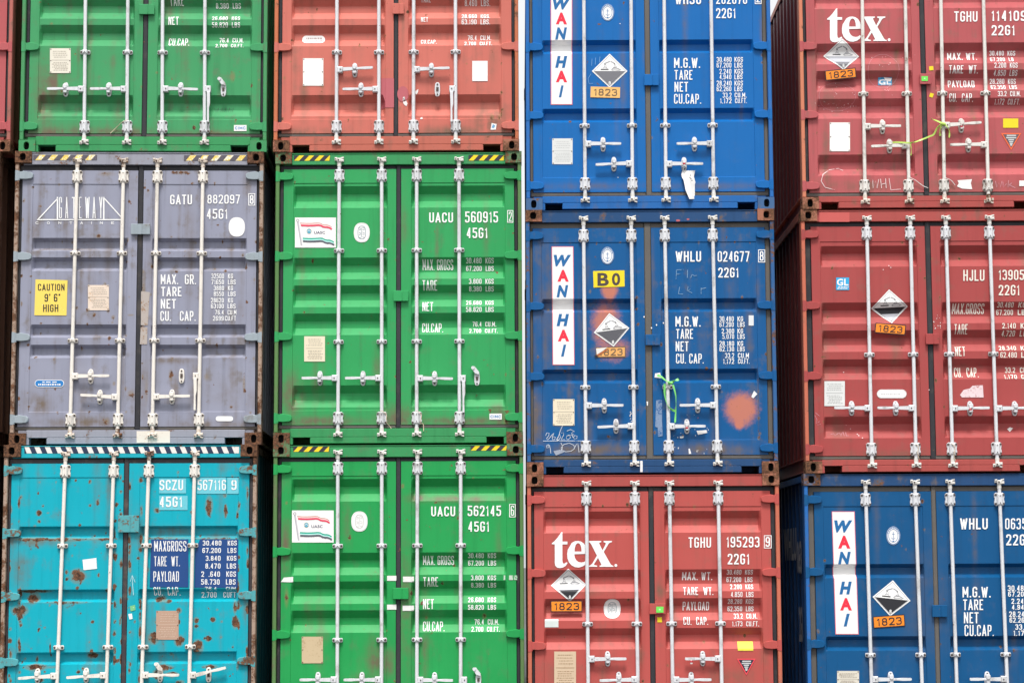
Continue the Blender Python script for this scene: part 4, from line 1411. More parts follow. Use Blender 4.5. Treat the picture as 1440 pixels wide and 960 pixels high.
Container('c1t2', 'shipping_container', 'faded grey violet container with a yellow caution height sticker, over the teal one', 'P9',
          [28, 43.6, 179, 192.7, 199.7, 213, 346.8, 361], 400,
          [two(F_, 382, 260, J_, 354, 450), two(F_, 614, 260, J_, 591, 450), two(F_, 784, 260, J_, 764, 450), two(F_, 1012, 260, J_, 995, 450)],
          (PURP, PURP_T, RUSTY, RUSTY_P),
          [(0, 1, J_(0, 351)[1], *J_(547, 349), J_(454, 0)[0], 'shut'), (1, -1, J_(0, 455)[1], *J_(402, 445), J_(500, 0)[0], 'shut'),
           (2, 1, J_(0, 453)[1], *J_(950, 450), J_(860, 0)[0], 'shut'), (3, -1, J_(0, 349)[1], *J_(908, 349), J_(908, 0)[0], 'drop')], (*F_(655, 410), *F_(752, 462)),
          hinge_mat=PURP_H, metal=CREAM,
          wear=[('r', 139, 332, 3.5, 2.5, 8, .8), ('r', 159, 446, 2.5, 3, 10, .8), ('r', 123, 436, 2.5, 2.5, 22, .7), ('r', 152, 437, 2.5, 2.5, 20, .7), ('r', 248, 382, 3, 2, 6, .7), ('r', 254, 243, 14, 3, 0, .5), ('r', 150, 245, 14, 4, 10, .4),
                ('d', 52, 568, 14, 12, 0, 1.1), ('d', 120, 594, 60, 6, 0, .9), ('d', 300, 596, 50, 5, 0, .7), ('r', 240, 527, 3, 8, 10, .6), ('r', 184, 553, 6, 6, 10, .45), ('r', 290, 530, 4, 6, 12, .45), ('r', 201, 420, 4, 36, 0, .55), ('r', 198, 458, 6, 2.5, 0, .6), ('r', 184, 443, 5, 1.5, 0, .7),
                ('r', 343, 540, 2, 12, 10, .6), ('r', 76, 505, 2, 2, 6, .6), ('r', 150, 592, 4, 5, 8, .5), ('d', 315, 550, 24, 14, 0, .35), ('d', 200, 545, 10, 50, 0, .5), ('r', 325, 572, 3, 3, 5, .5), ('r', 95, 350, 50, 1.2, 0, .55), ('r', 278, 466, 0, 0) if 0 else ('r', 57, 290, 2, 2, 4, .6), ('r', 206, 550, 3, 24, 0, .35), ('d', 244, 507, 26, 4, 0, .9)])
T1 = [(195, 110, 14, 13, 30), (195, 152, 8, 9, 20), (240, 110, 5, 5, 8), (450, 72, 7, 7, 10), (388, 425, 36, 34, 70), (165, 535, 28, 26, 60), (100, 597, 36, 24, 80), (100, 625, 16, 12, 120), (195, 690, 7, 7, 8), (223, 683, 6, 5, 5),
      (462, 653, 8, 8, 10), (180, 880, 52, 15, 50), (175, 500, 80, 7, 0), (460, 820, 26, 16, 20), (1045, 75, 17, 46, 20), (1128, 100, 9, 32, 14), (785, 97, 15, 13, 0), (800, 540, 26, 14, 40), (840, 552, 18, 8, 0), (768, 735, 25, 28, 40),
      (895, 748, 22, 26, 50), (895, 597, 13, 14, 0), (893, 655, 8, 12, 0), (778, 655, 5, 8, 0), (980, 645, 13, 14, 10), (980, 675, 9, 9, 0), (1065, 642, 13, 12, 10), (1040, 737, 13, 14, 0), (1025, 735, 8, 5, 0), (1175, 580, 9, 30, 0), (1175, 655, 14, 30, 60), (988, 780, 26, 34, 20),
      (820, 880, 40, 12, 60), (1050, 878, 36, 9, 20), (1195, 75, 6, 22, 0), (95, 60, 5, 28, 0), (690, 335, 6, 8, 0), (650, 705, 6, 8, 8), (105, 30, 6, 10, 0), (640, 540, 4, 6, 0), (560, 560, 5, 5, 0), (30, 620, 12, 18, 0), (30, 740, 12, 26, 0), (700, 700, 5, 40, 0), (707, 100, 4, 30, 0), (570, 845, 5, 12, 0),
      (190, 700, 3, 3, 0), (250, 790, 4, 30, 0), (180, 840, 6, 16, 20), (600, 95, 4, 4, 0), (345, 650, 3, 3, 0), (810, 825, 4, 4, 0), (860, 915, 30, 12, 40), (900, 955, 20, 10, 0), (200, 945, 18, 10, 20), (1150, 925, 4, 4, 0), (430, 900, 14, 5, 20), (780, 915, 18, 20, 20)]
TW = []
for x, y, rx, ry, st in T1:
    px, py = O_(x, y)
    TW.append(('r', px, py, rx / 3.555 * .95, ry / 3.555 * .95, st / 3.555))
rt = random.Random(44)
for _ in range(46):
    px, py = O_(rt.uniform(60, 1230), rt.uniform(-60, 960))
    k = rt.uniform(1.2, 2.6)
    TW.append(('r', px, py, k, k * rt.uniform(.8, 1.6), rt.choice((0, 3, 8)), .8))
for ex in (98, 575, 700, 1190, 50, 1236, 604, 648):
    for _ in range(11):
        px, py = O_(ex + rt.uniform(-4, 4), rt.uniform(-70, 960))
        TW.append(('r', px, py, rt.uniform(1.4, 2.4), rt.uniform(2, 8), 0, rt.uniform(.75, 1.05)))
for x0, x1, y, h, a in ((95, 250, 241, 9, .9), (230, 420, 242, 9, .85), (400, 570, 240, 7, .7), (700, 1000, 235, 5, .62), (950, 1190, 236, 5, .62), (240, 420, 557, 7, .7), (230, 290, 880, 7, .5)):
    px, py = O_((x0 + x1) / 2, y)
    TW.append(('r', px, py, (x1 - x0) / 3.555 / 1.7, h / 3.555, 22, a))
for x, y, rx, ry in ((1230, 900, 12, 60), (1225, 600, 10, 60), (200, 260, 110, 14), (60, 250, 30, 60), (100, 400, 30, 90), (850, 200, 100, 20), (1100, 225, 90, 8)):
    px, py = O_(x, y)
    TW.append(('d', px, py, rx / 3.555, ry / 3.555, 0, .7))
Container('c1t1', 'shipping_container', 'teal container eaten by rust spots, under the grey violet one', 'T9',
          [12.7, 24, 161, 172, 178.6, 194, 334, 349], 850,
          [two(J_, 322, 900, O_, 288, 850), two(J_, 564, 900, O_, 535, 850), two(J_, 740, 900, O_, 711, 850), two(J_, 970, 900, O_, 948, 850)],
          (TEAL, TEAL_T, RUSTY, RUSTY_P),
          [(0, -1, O_(0, 925)[1], *O_(90, 936), O_(188, 0)[0], 'shut'), (1, -1, O_(0, 922)[1], *O_(332, 932), O_(431, 0)[0], 'shut'),
           (2, 1, O_(0, 918)[1], *O_(896, 919), O_(801, 0)[0], 'open'), (3, 1, O_(0, 918)[1], *O_(1129, 882), O_(1043, 0)[0], 'tilt')], (*O_(590, 122), *O_(697, 207)),
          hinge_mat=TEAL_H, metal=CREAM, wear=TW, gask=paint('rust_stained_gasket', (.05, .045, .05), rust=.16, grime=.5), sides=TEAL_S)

# ------------------------------------------------------------------ writing
KG = lambda cr, rows: [(s, cr(*b)) for s, b in rows]
# green 560915
words('c2t2', 'number_lettering', KG(G_, [('UACU', (866, 352, 985, 402)), ('560915', (1045, 347, 1210, 402)), ('45G1', (1052, 428, 1158, 480))]))
check_digit('c2t2', '2', G_(1256, 341, 1286, 403))
words('c2t2', 'weight_lettering', KG(G_, [('MAX. GROSS', (832, 585, 985, 636)), ('30.480  KGS', (1050, 578, 1188, 603)), ('67.200  LBS', (1050, 615, 1188, 640)), ('TARE', (832, 690, 905, 739)),
      ('3.800  KGS', (1065, 683, 1188, 708)), ('8.380  LBS', (1065, 719, 1188, 743)), ('NET', (832, 797, 885, 844)), ('26.680  KGS', (1050, 789, 1188, 812)), ('58.820  LBS', (1050, 823, 1188, 848)),
      ('CU.CAP.', (830, 902, 935, 949)), ('76.4  CU.M.', (1082, 894, 1200, 918)), ('2.700  CU.FT.', (1066, 930, 1208, 952))]))
# green 562145
words('c2t1', 'number_lettering', KG(P_, [('UACU', (876, 77, 996, 126)), ('562145', (1058, 73, 1225, 125)), ('45G1', (1060, 152, 1166, 203))]))
check_digit('c2t1', '6', P_(1266, 65, 1298, 131))
words('c2t1', 'weight_lettering', KG(P_, [('MAX. GROSS', (834, 323, 989, 369)), ('30.480  KGS', (1060, 310, 1200, 335)), ('67.200  LBS', (1060, 347, 1200, 372)), ('TARE', (836, 430, 910, 477)),
      ('3.800  KGS', (1075, 421, 1200, 445)), ('8.380  LBS', (1075, 458, 1200, 482)), ('NET', (835, 540, 888, 589)), ('26.680  KGS', (1060, 531, 1200, 555)), ('58.820  LBS', (1060, 568, 1200, 592)),
      ('CU.CAP.', (834, 652, 942, 700)), ('76.4  CU.M.', (1092, 641, 1214, 667)), ('2.700  CU.FT.', (1077, 678, 1218, 702))]))
# topmost green
words('c1t3', 'weight_lettering', KG(A_, [('MAX. GROSS', (846, -130, 1000, -82)), ('TARE', (848, -22, 917, 25)), ('3.800  KGS', (1077, -25, 1202, 1)), ('8.380  LBS', (1077, 13, 1202, 38)), ('NET', (842, 83, 893, 126)),
      ('26.680  KGS', (1060, 81, 1200, 103)), ('58.820  LBS', (1060, 113, 1200, 138)), ('CU.CAP.', (842, 187, 945, 229)), ('76.4  CU.M.', (1095, 185, 1215, 210)), ('2.700  CU.FT.', (1077, 219, 1217, 239))]))
# salmon
words('c2t3', 'weight_lettering', KG(B_, [('TARE', (825, -16, 873, 10)), ('8.460  LBS.', (1043, 0, 1170, 25)), ('NET', (825, 87, 860, 111)), ('28.660  KGS.', (1028, 69, 1170, 93)), ('63.190  LBS.', (1028, 99, 1170, 124)),
      ('CU.CAP.', (824, 194, 903, 218)), ('76.4  CU.M.', (1058, 172, 1175, 196)), ('2.700  CU.FT.', (1042, 206, 1180, 228))]), bold=.03, bold_small=.03)


def wh(cid, cr, unit, nums, words_, num):
    words(cid, 'number_lettering', KG(cr, num), bold=.028)
    words(cid, 'weight_lettering', KG(cr, words_ + nums), bold=.03, bold_small=.03)


U = lambda s, x0, y0, x1, y1: (s, (x0, y0, x1, y1))
# topmost blue
wh('c3t3', D_, 'KGS', [U('30,480', 1023, 287, 1097, 311), U('KGS', 1112, 287, 1154, 311), U('67,200', 1023, 315, 1096, 340), U('LBS', 1112, 315, 1152, 340), U('2,240', 1037, 346, 1096, 371), U('KGS', 1112, 346, 1154, 371),
   U('4,940', 1037, 374, 1096, 398), U('LBS', 1112, 374, 1152, 398), U('28,240', 1023, 405, 1097, 430), U('KGS', 1112, 405, 1154, 430), U('62,260', 1023, 434, 1096, 458), U('LBS', 1112, 434, 1152, 458),
   U('33,2', 1053, 465, 1097, 490), U('CU.M.', 1113, 465, 1172, 489), U('1,172', 1040, 493, 1097, 518), U('CU.FT.', 1115, 493, 1174, 517)],
   [U('M.G.W.', 810, 291, 940, 341), U('TARE', 812, 352, 902, 400), U('NET', 812, 411, 880, 460), U('CU.CAP.', 810, 471, 945, 520)],
   [U('WHSU', 815, -26, 945, 23), U('202870', 1020, -30, 1175, 22), U('22G1', 1020, 43, 1118, 93)])
check_digit('c3t3', '2', D_(1213, -38, 1247, 23))
# middle blue
wh('c3t2', H_, 'KG', [U('30,480', 1037, 657, 1108, 682), U('KG', 1127, 657, 1155, 682), U('67,200', 1037, 685, 1108, 710), U('LBS', 1127, 685, 1163, 710), U('2,300', 1048, 718, 1110, 742), U('KG', 1127, 718, 1155, 742),
   U('5,070', 1052, 745, 1110, 770), U('LBS', 1127, 745, 1163, 770), U('28,180', 1037, 780, 1110, 805), U('KG', 1127, 780, 1155, 805), U('62,130', 1037, 808, 1110, 832), U('LBS', 1127, 808, 1163, 832),
   U('33.2', 1065, 840, 1110, 865), U('CU.M', 1129, 840, 1184, 865), U('1,172', 1055, 869, 1110, 894), U('CU.FT.', 1130, 869, 1187, 893)],
   [U('M.G.W.', 817, 657, 942, 708), U('TARE', 820, 720, 905, 769), U('NET', 818, 782, 882, 831), U('CU. CAP.', 820, 843, 958, 892)],
   [U('WHLU', 818, 332, 945, 384), U('024677', 1028, 332, 1187, 384), U('22G1', 1031, 414, 1133, 463)])
check_digit('c3t2', '8', H_(1230, 324, 1265, 388))
# lowest blue, right
wh('c4t1', R_, 'KGS', [U('30,480', 1198, 471, 1296, 499), U('67,200', 1200, 501, 1296, 527), U('2,240', 1216, 537, 1296, 563), U('4,940', 1218, 567, 1297, 592), U('28,240', 1205, 601, 1298, 628), U('62,260', 1207, 631, 1298, 657),
   U('33,2', 1236, 665, 1298, 692), U('1,172', 1226, 696, 1300, 722), U('KGS', 1312, 471, 1356, 499), U('LBS', 1312, 501, 1354, 527)],
   [U('M.G.W.', 972, 478, 1112, 531), U('TARE', 975, 541, 1075, 594), U('NET', 979, 605, 1052, 660), U('CU.CAP.', 982, 668, 1128, 724)],
   [U('WHLU', 960, 136, 1098, 191), U('0635', 1185, 136, 1292, 191), U('22G1', 1190, 216, 1308, 271)])
# red with large letters, lower
words('c3t1', 'number_lettering', KG(Q_, [U('TGHU', 882, 231, 995, 283), U('195293', 1071, 228, 1237, 281), U('22G1', 1078, 313, 1187, 366)]))
check_digit('c3t1', '9', Q_(1259, 221, 1297, 286))
words('c3t1', 'weight_lettering', KG(Q_, [U('MAX. WT.', 852, 405, 1003, 445), U('TARE  WT.', 856, 480, 1006, 519), U('PAYLOAD', 855, 553, 987, 596), U('CU.  CAP.', 857, 629, 980, 668), U('30.480  KGS', 1075, 393, 1205, 417), U('67.200  LBS', 1075, 430, 1205, 455),
   U('2.200  KGS', 1092, 466, 1207, 490), U('4.850  LBS', 1094, 503, 1207, 529), U('28.280  KGS', 1080, 539, 1208, 564), U('62.350  LBS', 1080, 576, 1210, 601), U('33.2  CU.M.', 1110, 612, 1226, 637), U('1.173  CU.FT.', 1100, 650, 1234, 675)]))
# red with large letters, topmost
words('c4t3', 'number_lettering', KG(E_, [U('TGHU', 1047, 66, 1178, 124), U('114109', 1255, 62, 1452, 120), U('22G1', 1257, 144, 1388, 201)]), bold=.024)
words('c4t3', 'weight_lettering', KG(E_, [U('MAX. WT.', 1013, 292, 1180, 334), U('TARE  WT.', 1018, 369, 1182, 412), U('PAYLOAD', 1017, 448, 1167, 489), U('CU.  CAP.', 1020, 527, 1155, 571), U('30.480  KGS', 1252, 280, 1397, 307), U('67.200  LB', 1253, 318, 1385, 344),
   U('2.200  KGS', 1273, 354, 1403, 383), U('4.850  LBS', 1272, 395, 1405, 423), U('28.280  KGS', 1254, 438, 1400, 467), U('62.350  LBS', 1256, 475, 1403, 501), U('33.2  CU.M.', 1292, 514, 1420, 543), U('1.172  CU.FT.', 1277, 556, 1421, 584)]), bold=.024)
# dark red, right
CRM = flat('cream_paint', (0.78, 0.74, 0.66))
words('c4t2', 'number_lettering', KG(I_, [U('HJLU', 1098, 598, 1217, 660), U('13905', 1296, 598, 1440, 655), U('22G1', 1297, 683, 1415, 741)]), CRM, bold=.024)
words('c4t2', 'weight_lettering', KG(N_, [U('MAX.GROSS', 1040, -54, 1220, 2), U('30.480', 1292, -61, 1384, -33), U('KGS', 1412, -61, 1478, -33), U('67.200', 1290, -22, 1385, 8), U('LBS', 1412, -22, 1476, 8), U('TARE', 1048, 63, 1123, 118), U('2.140', 1317, 57, 1393, 87), U('KGS', 1420, 57, 1484, 87),
   U('4.720', 1317, 98, 1392, 129), U('LBS', 1420, 98, 1480, 129), U('NET', 1053, 187, 1110, 242), U('28.340', 1301, 183, 1397, 209), U('KGS', 1424, 183, 1488, 209), U('62.480', 1306, 220, 1399, 251), U('LBS', 1424, 220, 1486, 251), U('CU.  CAP.', 1052, 305, 1187, 360),
   U('33.2', 1340, 303, 1397, 333), U('CU.M.', 1424, 303, 1500, 333), U('1.170', 1329, 345, 1402, 370), U('CU.FT.', 1426, 345, 1504, 370)]), CRM, bold=.024)
# grey violet
words('c1t2', 'number_lettering', KG(F_, [U('GATU', 851, 263, 960, 312), U('882097', 1037, 263, 1200, 308), U('45G1', 1033, 334, 1138, 384)]), bold=.0)
check_digit('c1t2', '8', F_(1242, 257, 1276, 318))
words('c1t2', 'weight_lettering', KG(F_, [U('MAX.  GR.', 804, 661, 980, 710), U('TARE', 806, 723, 908, 770), U('NET', 804, 784, 880, 832), U('CU.   CAP.', 802, 844, 978, 893), U('32500', 1057, 657, 1120, 682), U('KG', 1140, 657, 1165, 682), U('71650', 1057, 687, 1120, 711), U('LBS', 1140, 687, 1178, 711),
   U('3880', 1069, 717, 1120, 741), U('KG', 1140, 717, 1165, 741), U('8550', 1069, 746, 1119, 770), U('LBS', 1140, 746, 1178, 770), U('28620', 1055, 778, 1119, 802), U('KG', 1140, 778, 1165, 802), U('63100', 1055, 807, 1119, 831), U('LBS', 1138, 807, 1178, 831),
   U('76.4', 1075, 838, 1119, 862), U('CU.M', 1138, 838, 1182, 862), U('2699', 1065, 868, 1118, 892), U('CU.FT', 1125, 868, 1180, 892)]), bold=.004)
# teal
TW_W = flat('scuffed_white_lettering', (0.78, 0.80, 0.80), wear=.06, under=(0.20, 0.55, 0.62))
TEAL_GHOST = flat('pale_patch', (0.14, 0.52, 0.61), wear=.12, under=(.02, .40, .50))
NAVY = flat('navy_panel', (0.018, 0.065, 0.22), rough=.35)
NAVY_W = flat('white_on_navy', (0.80, 0.80, 0.80))
f = Film('c1t1')
f.rect(J_(796, 862, 930, 936), TEAL_GHOST).rect(O_(796, 24, 938, 95), TEAL_GHOST).rect(J_(985, 855, 1130, 938), TEAL_GHOST).rect(J_(1136, 858, 1194, 938), TEAL_GHOST)
f.build('patch')
words('c1t1', 'number_lettering', KG(J_, [U('SCZU', 798, 869, 916, 920), U('567116', 988, 868, 1130, 920), U('9', 1157, 868, 1183, 919)]) + KG(O_, [U('45G1', 797, 28, 912, 80)]), TW_W, bold=.014, base=2)
f = Film('c1t1')
f.poly([O_(756, 242), O_(942, 241), O_(942, 480), O_(748, 480)], NAVY).poly([O_(1000, 241), O_(1192, 241), O_(1188, 483), O_(972, 482), O_(976, 300)], NAVY)
f.build('navy_panel')
words('c1t1', 'weight_lettering', KG(O_, [U('MAXGROSS', 771, 249, 932, 301), U('TARE  WT.', 771, 326, 899, 375), U('PAYLOAD', 767, 401, 895, 452), U('CU.  CAP.', 767, 479, 899, 522), U('30.480', 1014, 247, 1107, 272), U('KGS', 1139, 247, 1184, 272), U('67.200', 1012, 284, 1105, 309), U('LBS', 1138, 284, 1182, 309),
             U('3.840', 1029, 323, 1103, 348), U('KGS', 1135, 323, 1182, 348), U('8.470', 1027, 361, 1103, 387), U('LBS', 1134, 361, 1180, 387), U('2  .640', 1007, 401, 1100, 428), U('KGS', 1132, 401, 1180, 428), U('58.730', 1006, 440, 1098, 467), U('LBS', 1130, 440, 1178, 467), U('2.700', 1005, 504, 1080, 532), U('CUFT', 1114, 504, 1177, 532)]), NAVY_W, bold=.014, base=2)
f = Film('c1t1')
for s, b in [U('76.4', 1025, 478, 1083, 496), U('CUM', 1130, 478, 1178, 496)]:
    f.text(s, O_(*b), flat('flaked_lettering', (.7, .75, .76), wear=.30, under=(.01, .33, .42)), 1, .014)
f.build('weight_lettering')

# ------------------------------------------------------------------ signs, plates and stickers
SIGN_W = flat('sign_white', (.82, .81, .80), rough=.35)
SIGN_R = flat('sign_red', (.80, .03, .06), rough=.4)
SIGN_B = flat('sign_blue', (.015, .13, .34), rough=.4)
SIGN_E = flat('sign_pink_edge', (.82, .20, .25), rough=.4)


def name_strip(cid, cr, quad, letters):
    f = Film(cid)
    P = [Vector(cr(*p)) for p in quad]
    c = sum(P, Vector((0, 0))) / 4
    f.poly(P, SIGN_E, 0)
    tl, tr, br, bl = P
    q = .9
    f.poly([tl + Vector((q, q)), tr + Vector((-q, q)), br + Vector((-q, -q)), bl + Vector((q, -q))], SIGN_W, 1)
    for s, b in letters:
        f.text(s, cr(*b), SIGN_R if s == 'A' else SIGN_B, 2, .055 if s != 'I' else .03, .22 if s != 'A' else .0, 'bold')
    f.build('name_strip')


name_strip('c3t3', D_, [(193, -62), (301, -62), (302, 525), (194, 525)], [U('W', 203, -7, 292, 50), U('A', 219, 65, 275, 124), U('N', 216, 139, 275, 200), U('H', 216, 282, 276, 341), U('A', 219, 355, 276, 413), U('I', 234, 429, 258, 488)])
name_strip('c3t2', H_, [(198, 308), (307, 308), (313, 900), (203, 900)], [U('W', 208, 350, 295, 408), U('A', 227, 425, 284, 484), U('N', 223, 501, 281, 562), U('H', 223, 645, 285, 706), U('A', 229, 724, 286, 782), U('I', 245, 798, 271, 858)])
name_strip('c4t1', R_, [(318, 102), (433, 102), (453, 716), (337, 716)], [U('W', 330, 146, 421, 207), U('A', 350, 223, 411, 287), U('N', 350, 303, 413, 366), U('H', 357, 452, 418, 516), U('A', 360, 534, 419, 596), U('I', 378, 612, 408, 676)])


def seal(cid, x, y, rx, ry):
    f = Film(cid)
    ink = flat('seal_blue', (.08, .20, .42))
    f.oval(x, y, rx, ry, SIGN_W, 0)
    f.ring(x, y, rx * .97, ry * .97, rx * .10, ink, 1)
    f.ring(x, y, rx * .72, ry * .72, rx * .07, ink, 1)
    for k in range(9):
        a = math.pi * (1.12 + .76 * k / 8)
        f.oval(x + rx * .84 * math.cos(a), y + ry * .84 * math.sin(a), rx * .07, ry * .06, ink, 2, 6)
    f.rect((x - .35, y - ry * .42, x + .35, y + ry * .42), ink, 1)
    f.stroke([(x - rx * .3, y + ry * .2), (x, y + ry * .42), (x + rx * .3, y + ry * .2)], .6, ink, 1)
    f.rect((x - rx * .2, y - ry * .2, x + rx * .2, y - ry * .14), ink, 1)
    f.oval(x, y + ry * .62, rx * .14, ry * .10, ink, 1, 8)
    f.build('seal_sticker')


seal('c3t3', *D_(478, 64), 9, 11.8)
seal('c3t2', *H_(477, 354), 9, 12)
seal('c4t1', *R_(626, 223), 9.6, 12.9)


def oval_mark(cid, x, y, rx, ry, ink=True, strength=None):
    f = Film(cid)
    f.oval(x, y, rx, ry, SIGN_W, 0, 32, 2.4)
    if ink:
        m = strength or flat('oval_ink', (.25, .33, .36))
        f.ring(x, y, rx * .52, ry * .68, .8, m, 1, 24, 2.8)
        for i in range(5):
            v = y + ry * (-.48 + .24 * i)
            f.stroke([(x - rx * .36, v), (x - rx * .1, v + ry * .08 * (-1) ** i)], .8, m, 1)
            f.stroke([(x + rx * .08, v - ry * .05), (x + rx * .36, v + ry * .06 * (-1) ** i)], .7, m, 1)
        f.stroke([(x, y - ry * .5), (x - .5, y + ry * .5)], .7, m, 1)
        f.ring(x, y, rx * .92, ry * .94, .35, flat('oval_edge', (.6, .6, .6)), 1, 28, 2.4)
    f.build('oval_sticker')


oval_mark('c2t2', *G_(529, 452), 11.2, 13.8)
oval_mark('c2t1', *P_(517, 152), 11.5, 14.2, True, flat('faint_ink', (.55, .55, .52)))
oval_mark('c3t1', *Q_(502, 588), 11.9, 13.6)
oval_mark('c1t2', *F_(1184, 424), 11.4, 13.6, False)


def flag(cid, x0, y0, x1, y1):
    """White sticker: a flag with two pairs of waving stripes on a leaning pole, a small round emblem and four letters."""
    f = Film(cid)
    w_, h_ = x1 - x0, y1 - y0
    P = lambda u, v: (x0 + w_ * u, y0 + h_ * v)
    f.rect((x0, y0, x1, y1), SIGN_W, 0)
    f.stroke([P(.075, .14), P(.165, .93)], 2.0, flat('pole_grey', (.52, .50, .54)), 1)
    f.stroke([P(.058, .14), P(.150, .93)], .5, GREY, 2)
    f.ring(*P(.068, .10), 2.1, 2.1, .8, GREY, 1, 12)
    cl = dict(p=flat('flag_brown', (.55, .25, .20)), r=flat('flag_red', (.72, .06, .11)), g=flat('flag_green', (.02, .36, .25)), t=flat('flag_mint', (.45, .80, .74)), k=flat('flag_black', (.10, .10, .13)), q=flat('flag_pink', (.85, .62, .62)))

    def wave(u0, v0, u1, k, m, wd):
        pts = []
        for i in range(15):
            s = i / 14
            v = v0 + .012 * math.sin(s * 6) + (.0 if s < .62 else (.075 * min(1, (s - .62) / .12))) + (0 if s < .9 else (s - .9) * .6)
            pts.append(P(u0 + (u1 - u0) * s, v))
        f.stroke(pts, wd, m, k)
    wave(.125, .185, .89, 1, cl['p'], 1.1)
    wave(.135, .215, .895, 1, cl['q'], 1.4)
    wave(.145, .260, .90, 2, cl['r'], 2.3)
    wave(.19, .695, .945, 1, cl['g'], 2.2)
    wave(.19, .735, .945, 2, cl['t'], 1.6)
    wave(.195, .785, .955, 3, cl['k'], 2.2)
    f.oval(*P(.345, .455), 3.6, 3.8, flat('emblem_gold', (.55, .48, .32)), 1, 16)
    f.oval(*P(.345, .455), 3.0, 3.2, flat('emblem_blue', (.10, .38, .52)), 2, 16)
    f.stroke([P(.30, .47), P(.345, .42), P(.39, .47)], .7, SIGN_W, 3)
    f.text('UASC', P(.465, .455) + P(.735, .545), flat('flag_ink', (.06, .06, .12)), 1, .02, 0, 'bold')
    f.build('flag_sticker')


flag('c2t2', *G_(195, 377, 400, 527))
flag('c2t1', *P_(180, 97, 389, 257))

# serif letters of the large white logo, outlines in a 0..725 x 0..430 box
TEX_T = [(45, 182), (45, 172), (70, 152), (105, 112), (140, 62), (154, 56), (154, 155), (206, 155), (206, 184), (154, 184), (154, 350), (158, 378), (172, 384), (186, 376), (196, 368), (207, 374), (203, 386), (186, 408), (160, 424), (128, 430), (98, 424), (80, 404), (75, 376), (75, 184)]
TEX_E_O = [(408, 282), (278, 286), (282, 318), (296, 346), (320, 366), (350, 372), (378, 366), (396, 352), (410, 362), (396, 390), (366, 412), (326, 424), (286, 420), (250, 402), (222, 370), (206, 328), (204, 282), (210, 238), (226, 198), (252, 168), (284, 151), (318, 148), (350, 156), (378, 176), (398, 210), (406, 246)]
TEX_E_I = [(280, 258), (283, 222), (290, 194), (302, 176), (316, 170), (331, 176), (342, 192), (350, 220), (353, 258)]
TEX_X = [(428, 148), (557, 148), (557, 160), (538, 166), (536, 174), (570, 246), (602, 186), (604, 168), (582, 162), (582, 148), (668, 148), (668, 160), (648, 166), (634, 176), (583, 262), (655, 390), (668, 402), (684, 406), (684, 416), (540, 416), (540, 404), (556, 400), (558, 392), (524, 324), (484, 386), (484, 398), (514, 404), (514, 416), (428, 416), (428, 406), (448, 398), (466, 380), (512, 300), (452, 182), (440, 166), (428, 160)]


def big_letters(cid, conv):
    f = Film(cid)
    f.poly([conv(*p) for p in TEX_T], WHITE)
    # the e: a ring cut from two chains so that the eye stays open
    n = len(TEX_E_I)
    outer_top = TEX_E_O[16:] + TEX_E_O[:1]
    # bowl below the bar
    f.poly([conv(*p) for p in [TEX_E_O[0], *TEX_E_O[1:18], (252, 168), (280, 258), (353, 258), (406, 258)]], WHITE)
    f.poly([conv(*p) for p in [(252, 168), (284, 151), (318, 148), (350, 156), (378, 176), (398, 210), (406, 246), (406, 258), *TEX_E_I[::-1]]], WHITE)
    f.poly([conv(*p) for p in TEX_X], WHITE)
    f.oval(*conv(709, 402), 2.0, 2.1, WHITE, 0, 14)
    f.build('logo_lettering')


big_letters('c3t1', lambda x, y: (770 + x / 7.382, 740 + y / 7.385))
# the topmost one is the same logo a little higher and further right
big_letters('c4t3', lambda x, y: (1080 + (332 + (x - 45) * .5255) / 4, (48 + (y - 56) * .513) / 4))

# bridge-shaped logo of the grey violet container
f = Film('c1t2')
gx = crop(40, 260, 9.6)
f.stroke([gx(118, 471), gx(1290, 471)], 1.5, WHITE)
f.stroke([gx(130, 468), gx(400, 180)], 1.6, WHITE)
f.stroke([gx(393, 165), gx(393, 468)], 1.9, WHITE)
f.stroke([gx(1015, 172), gx(1282, 468)], 1.6, WHITE)
f.stroke([gx(1018, 165), gx(1018, 468)], 1.9, WHITE)
for s, a, b in (('G', 415, 452), ('A', 498, 537), ('T', 588, 642), ('E', 682, 718), ('W', 768, 826), ('A', 866, 908), ('Y', 956, 1000)):
    f.text(s, gx(a, 165, b, 452), WHITE, 0, .035)
for s, a in zip('CONTAINERS', (96, 252, 406, 556, 700, 846, 966, 1118, 1258, 1400)):
    if a < 1300:
        f.text(s, gx(a, 497, a + (14 if s == 'I' else 38), 532), WHITE, 0, .02)
f.build('logo_lettering')

f = Film('c1t2')
CY = flat('caution_yellow', (.82, .62, .12), wear=.16, under=(.85, .80, .50))
f.poly([F_(178, 686), F_(338, 690), F_(333, 866), F_(172, 865)], CY)
f.text('CAUTION', F_(190, 708, 323, 742), BLACK, 1, .004)
f.text('9\' 6"', F_(223, 758, 302, 797), BLACK, 1, .004)
f.text('HIGH', F_(216, 811, 292, 848), BLACK, 1, .004)
f.build('caution_sticker')
data_plate('c1t2', F_(440, 714, 545, 840), flat('stained_plate', (.72, .60, .50), wear=.25, under=(.6, .42, .28)), 3)
f = Film('c1t2')
f.pill(J_(174, 369, 321, 406), SIGN_W)
f.pill(J_(177, 372, 318, 403), flat('pill_blue', (.02, .19, .50)), 1)
for a, b in ((212, 224), (230, 254), (262, 284)):
    f.rect(J_(a, 378, b, 383), SIGN_W, 2)
scribble_lines(f, J_(186, 388, 312, 398), 1, SIGN_W, 4, 2, 2.2)
f.build('pill_sticker')
f = Film('c1t2')
f.pill(J_(1079, 551, 1166, 576), SIGN_W)
f.build('pill_sticker')
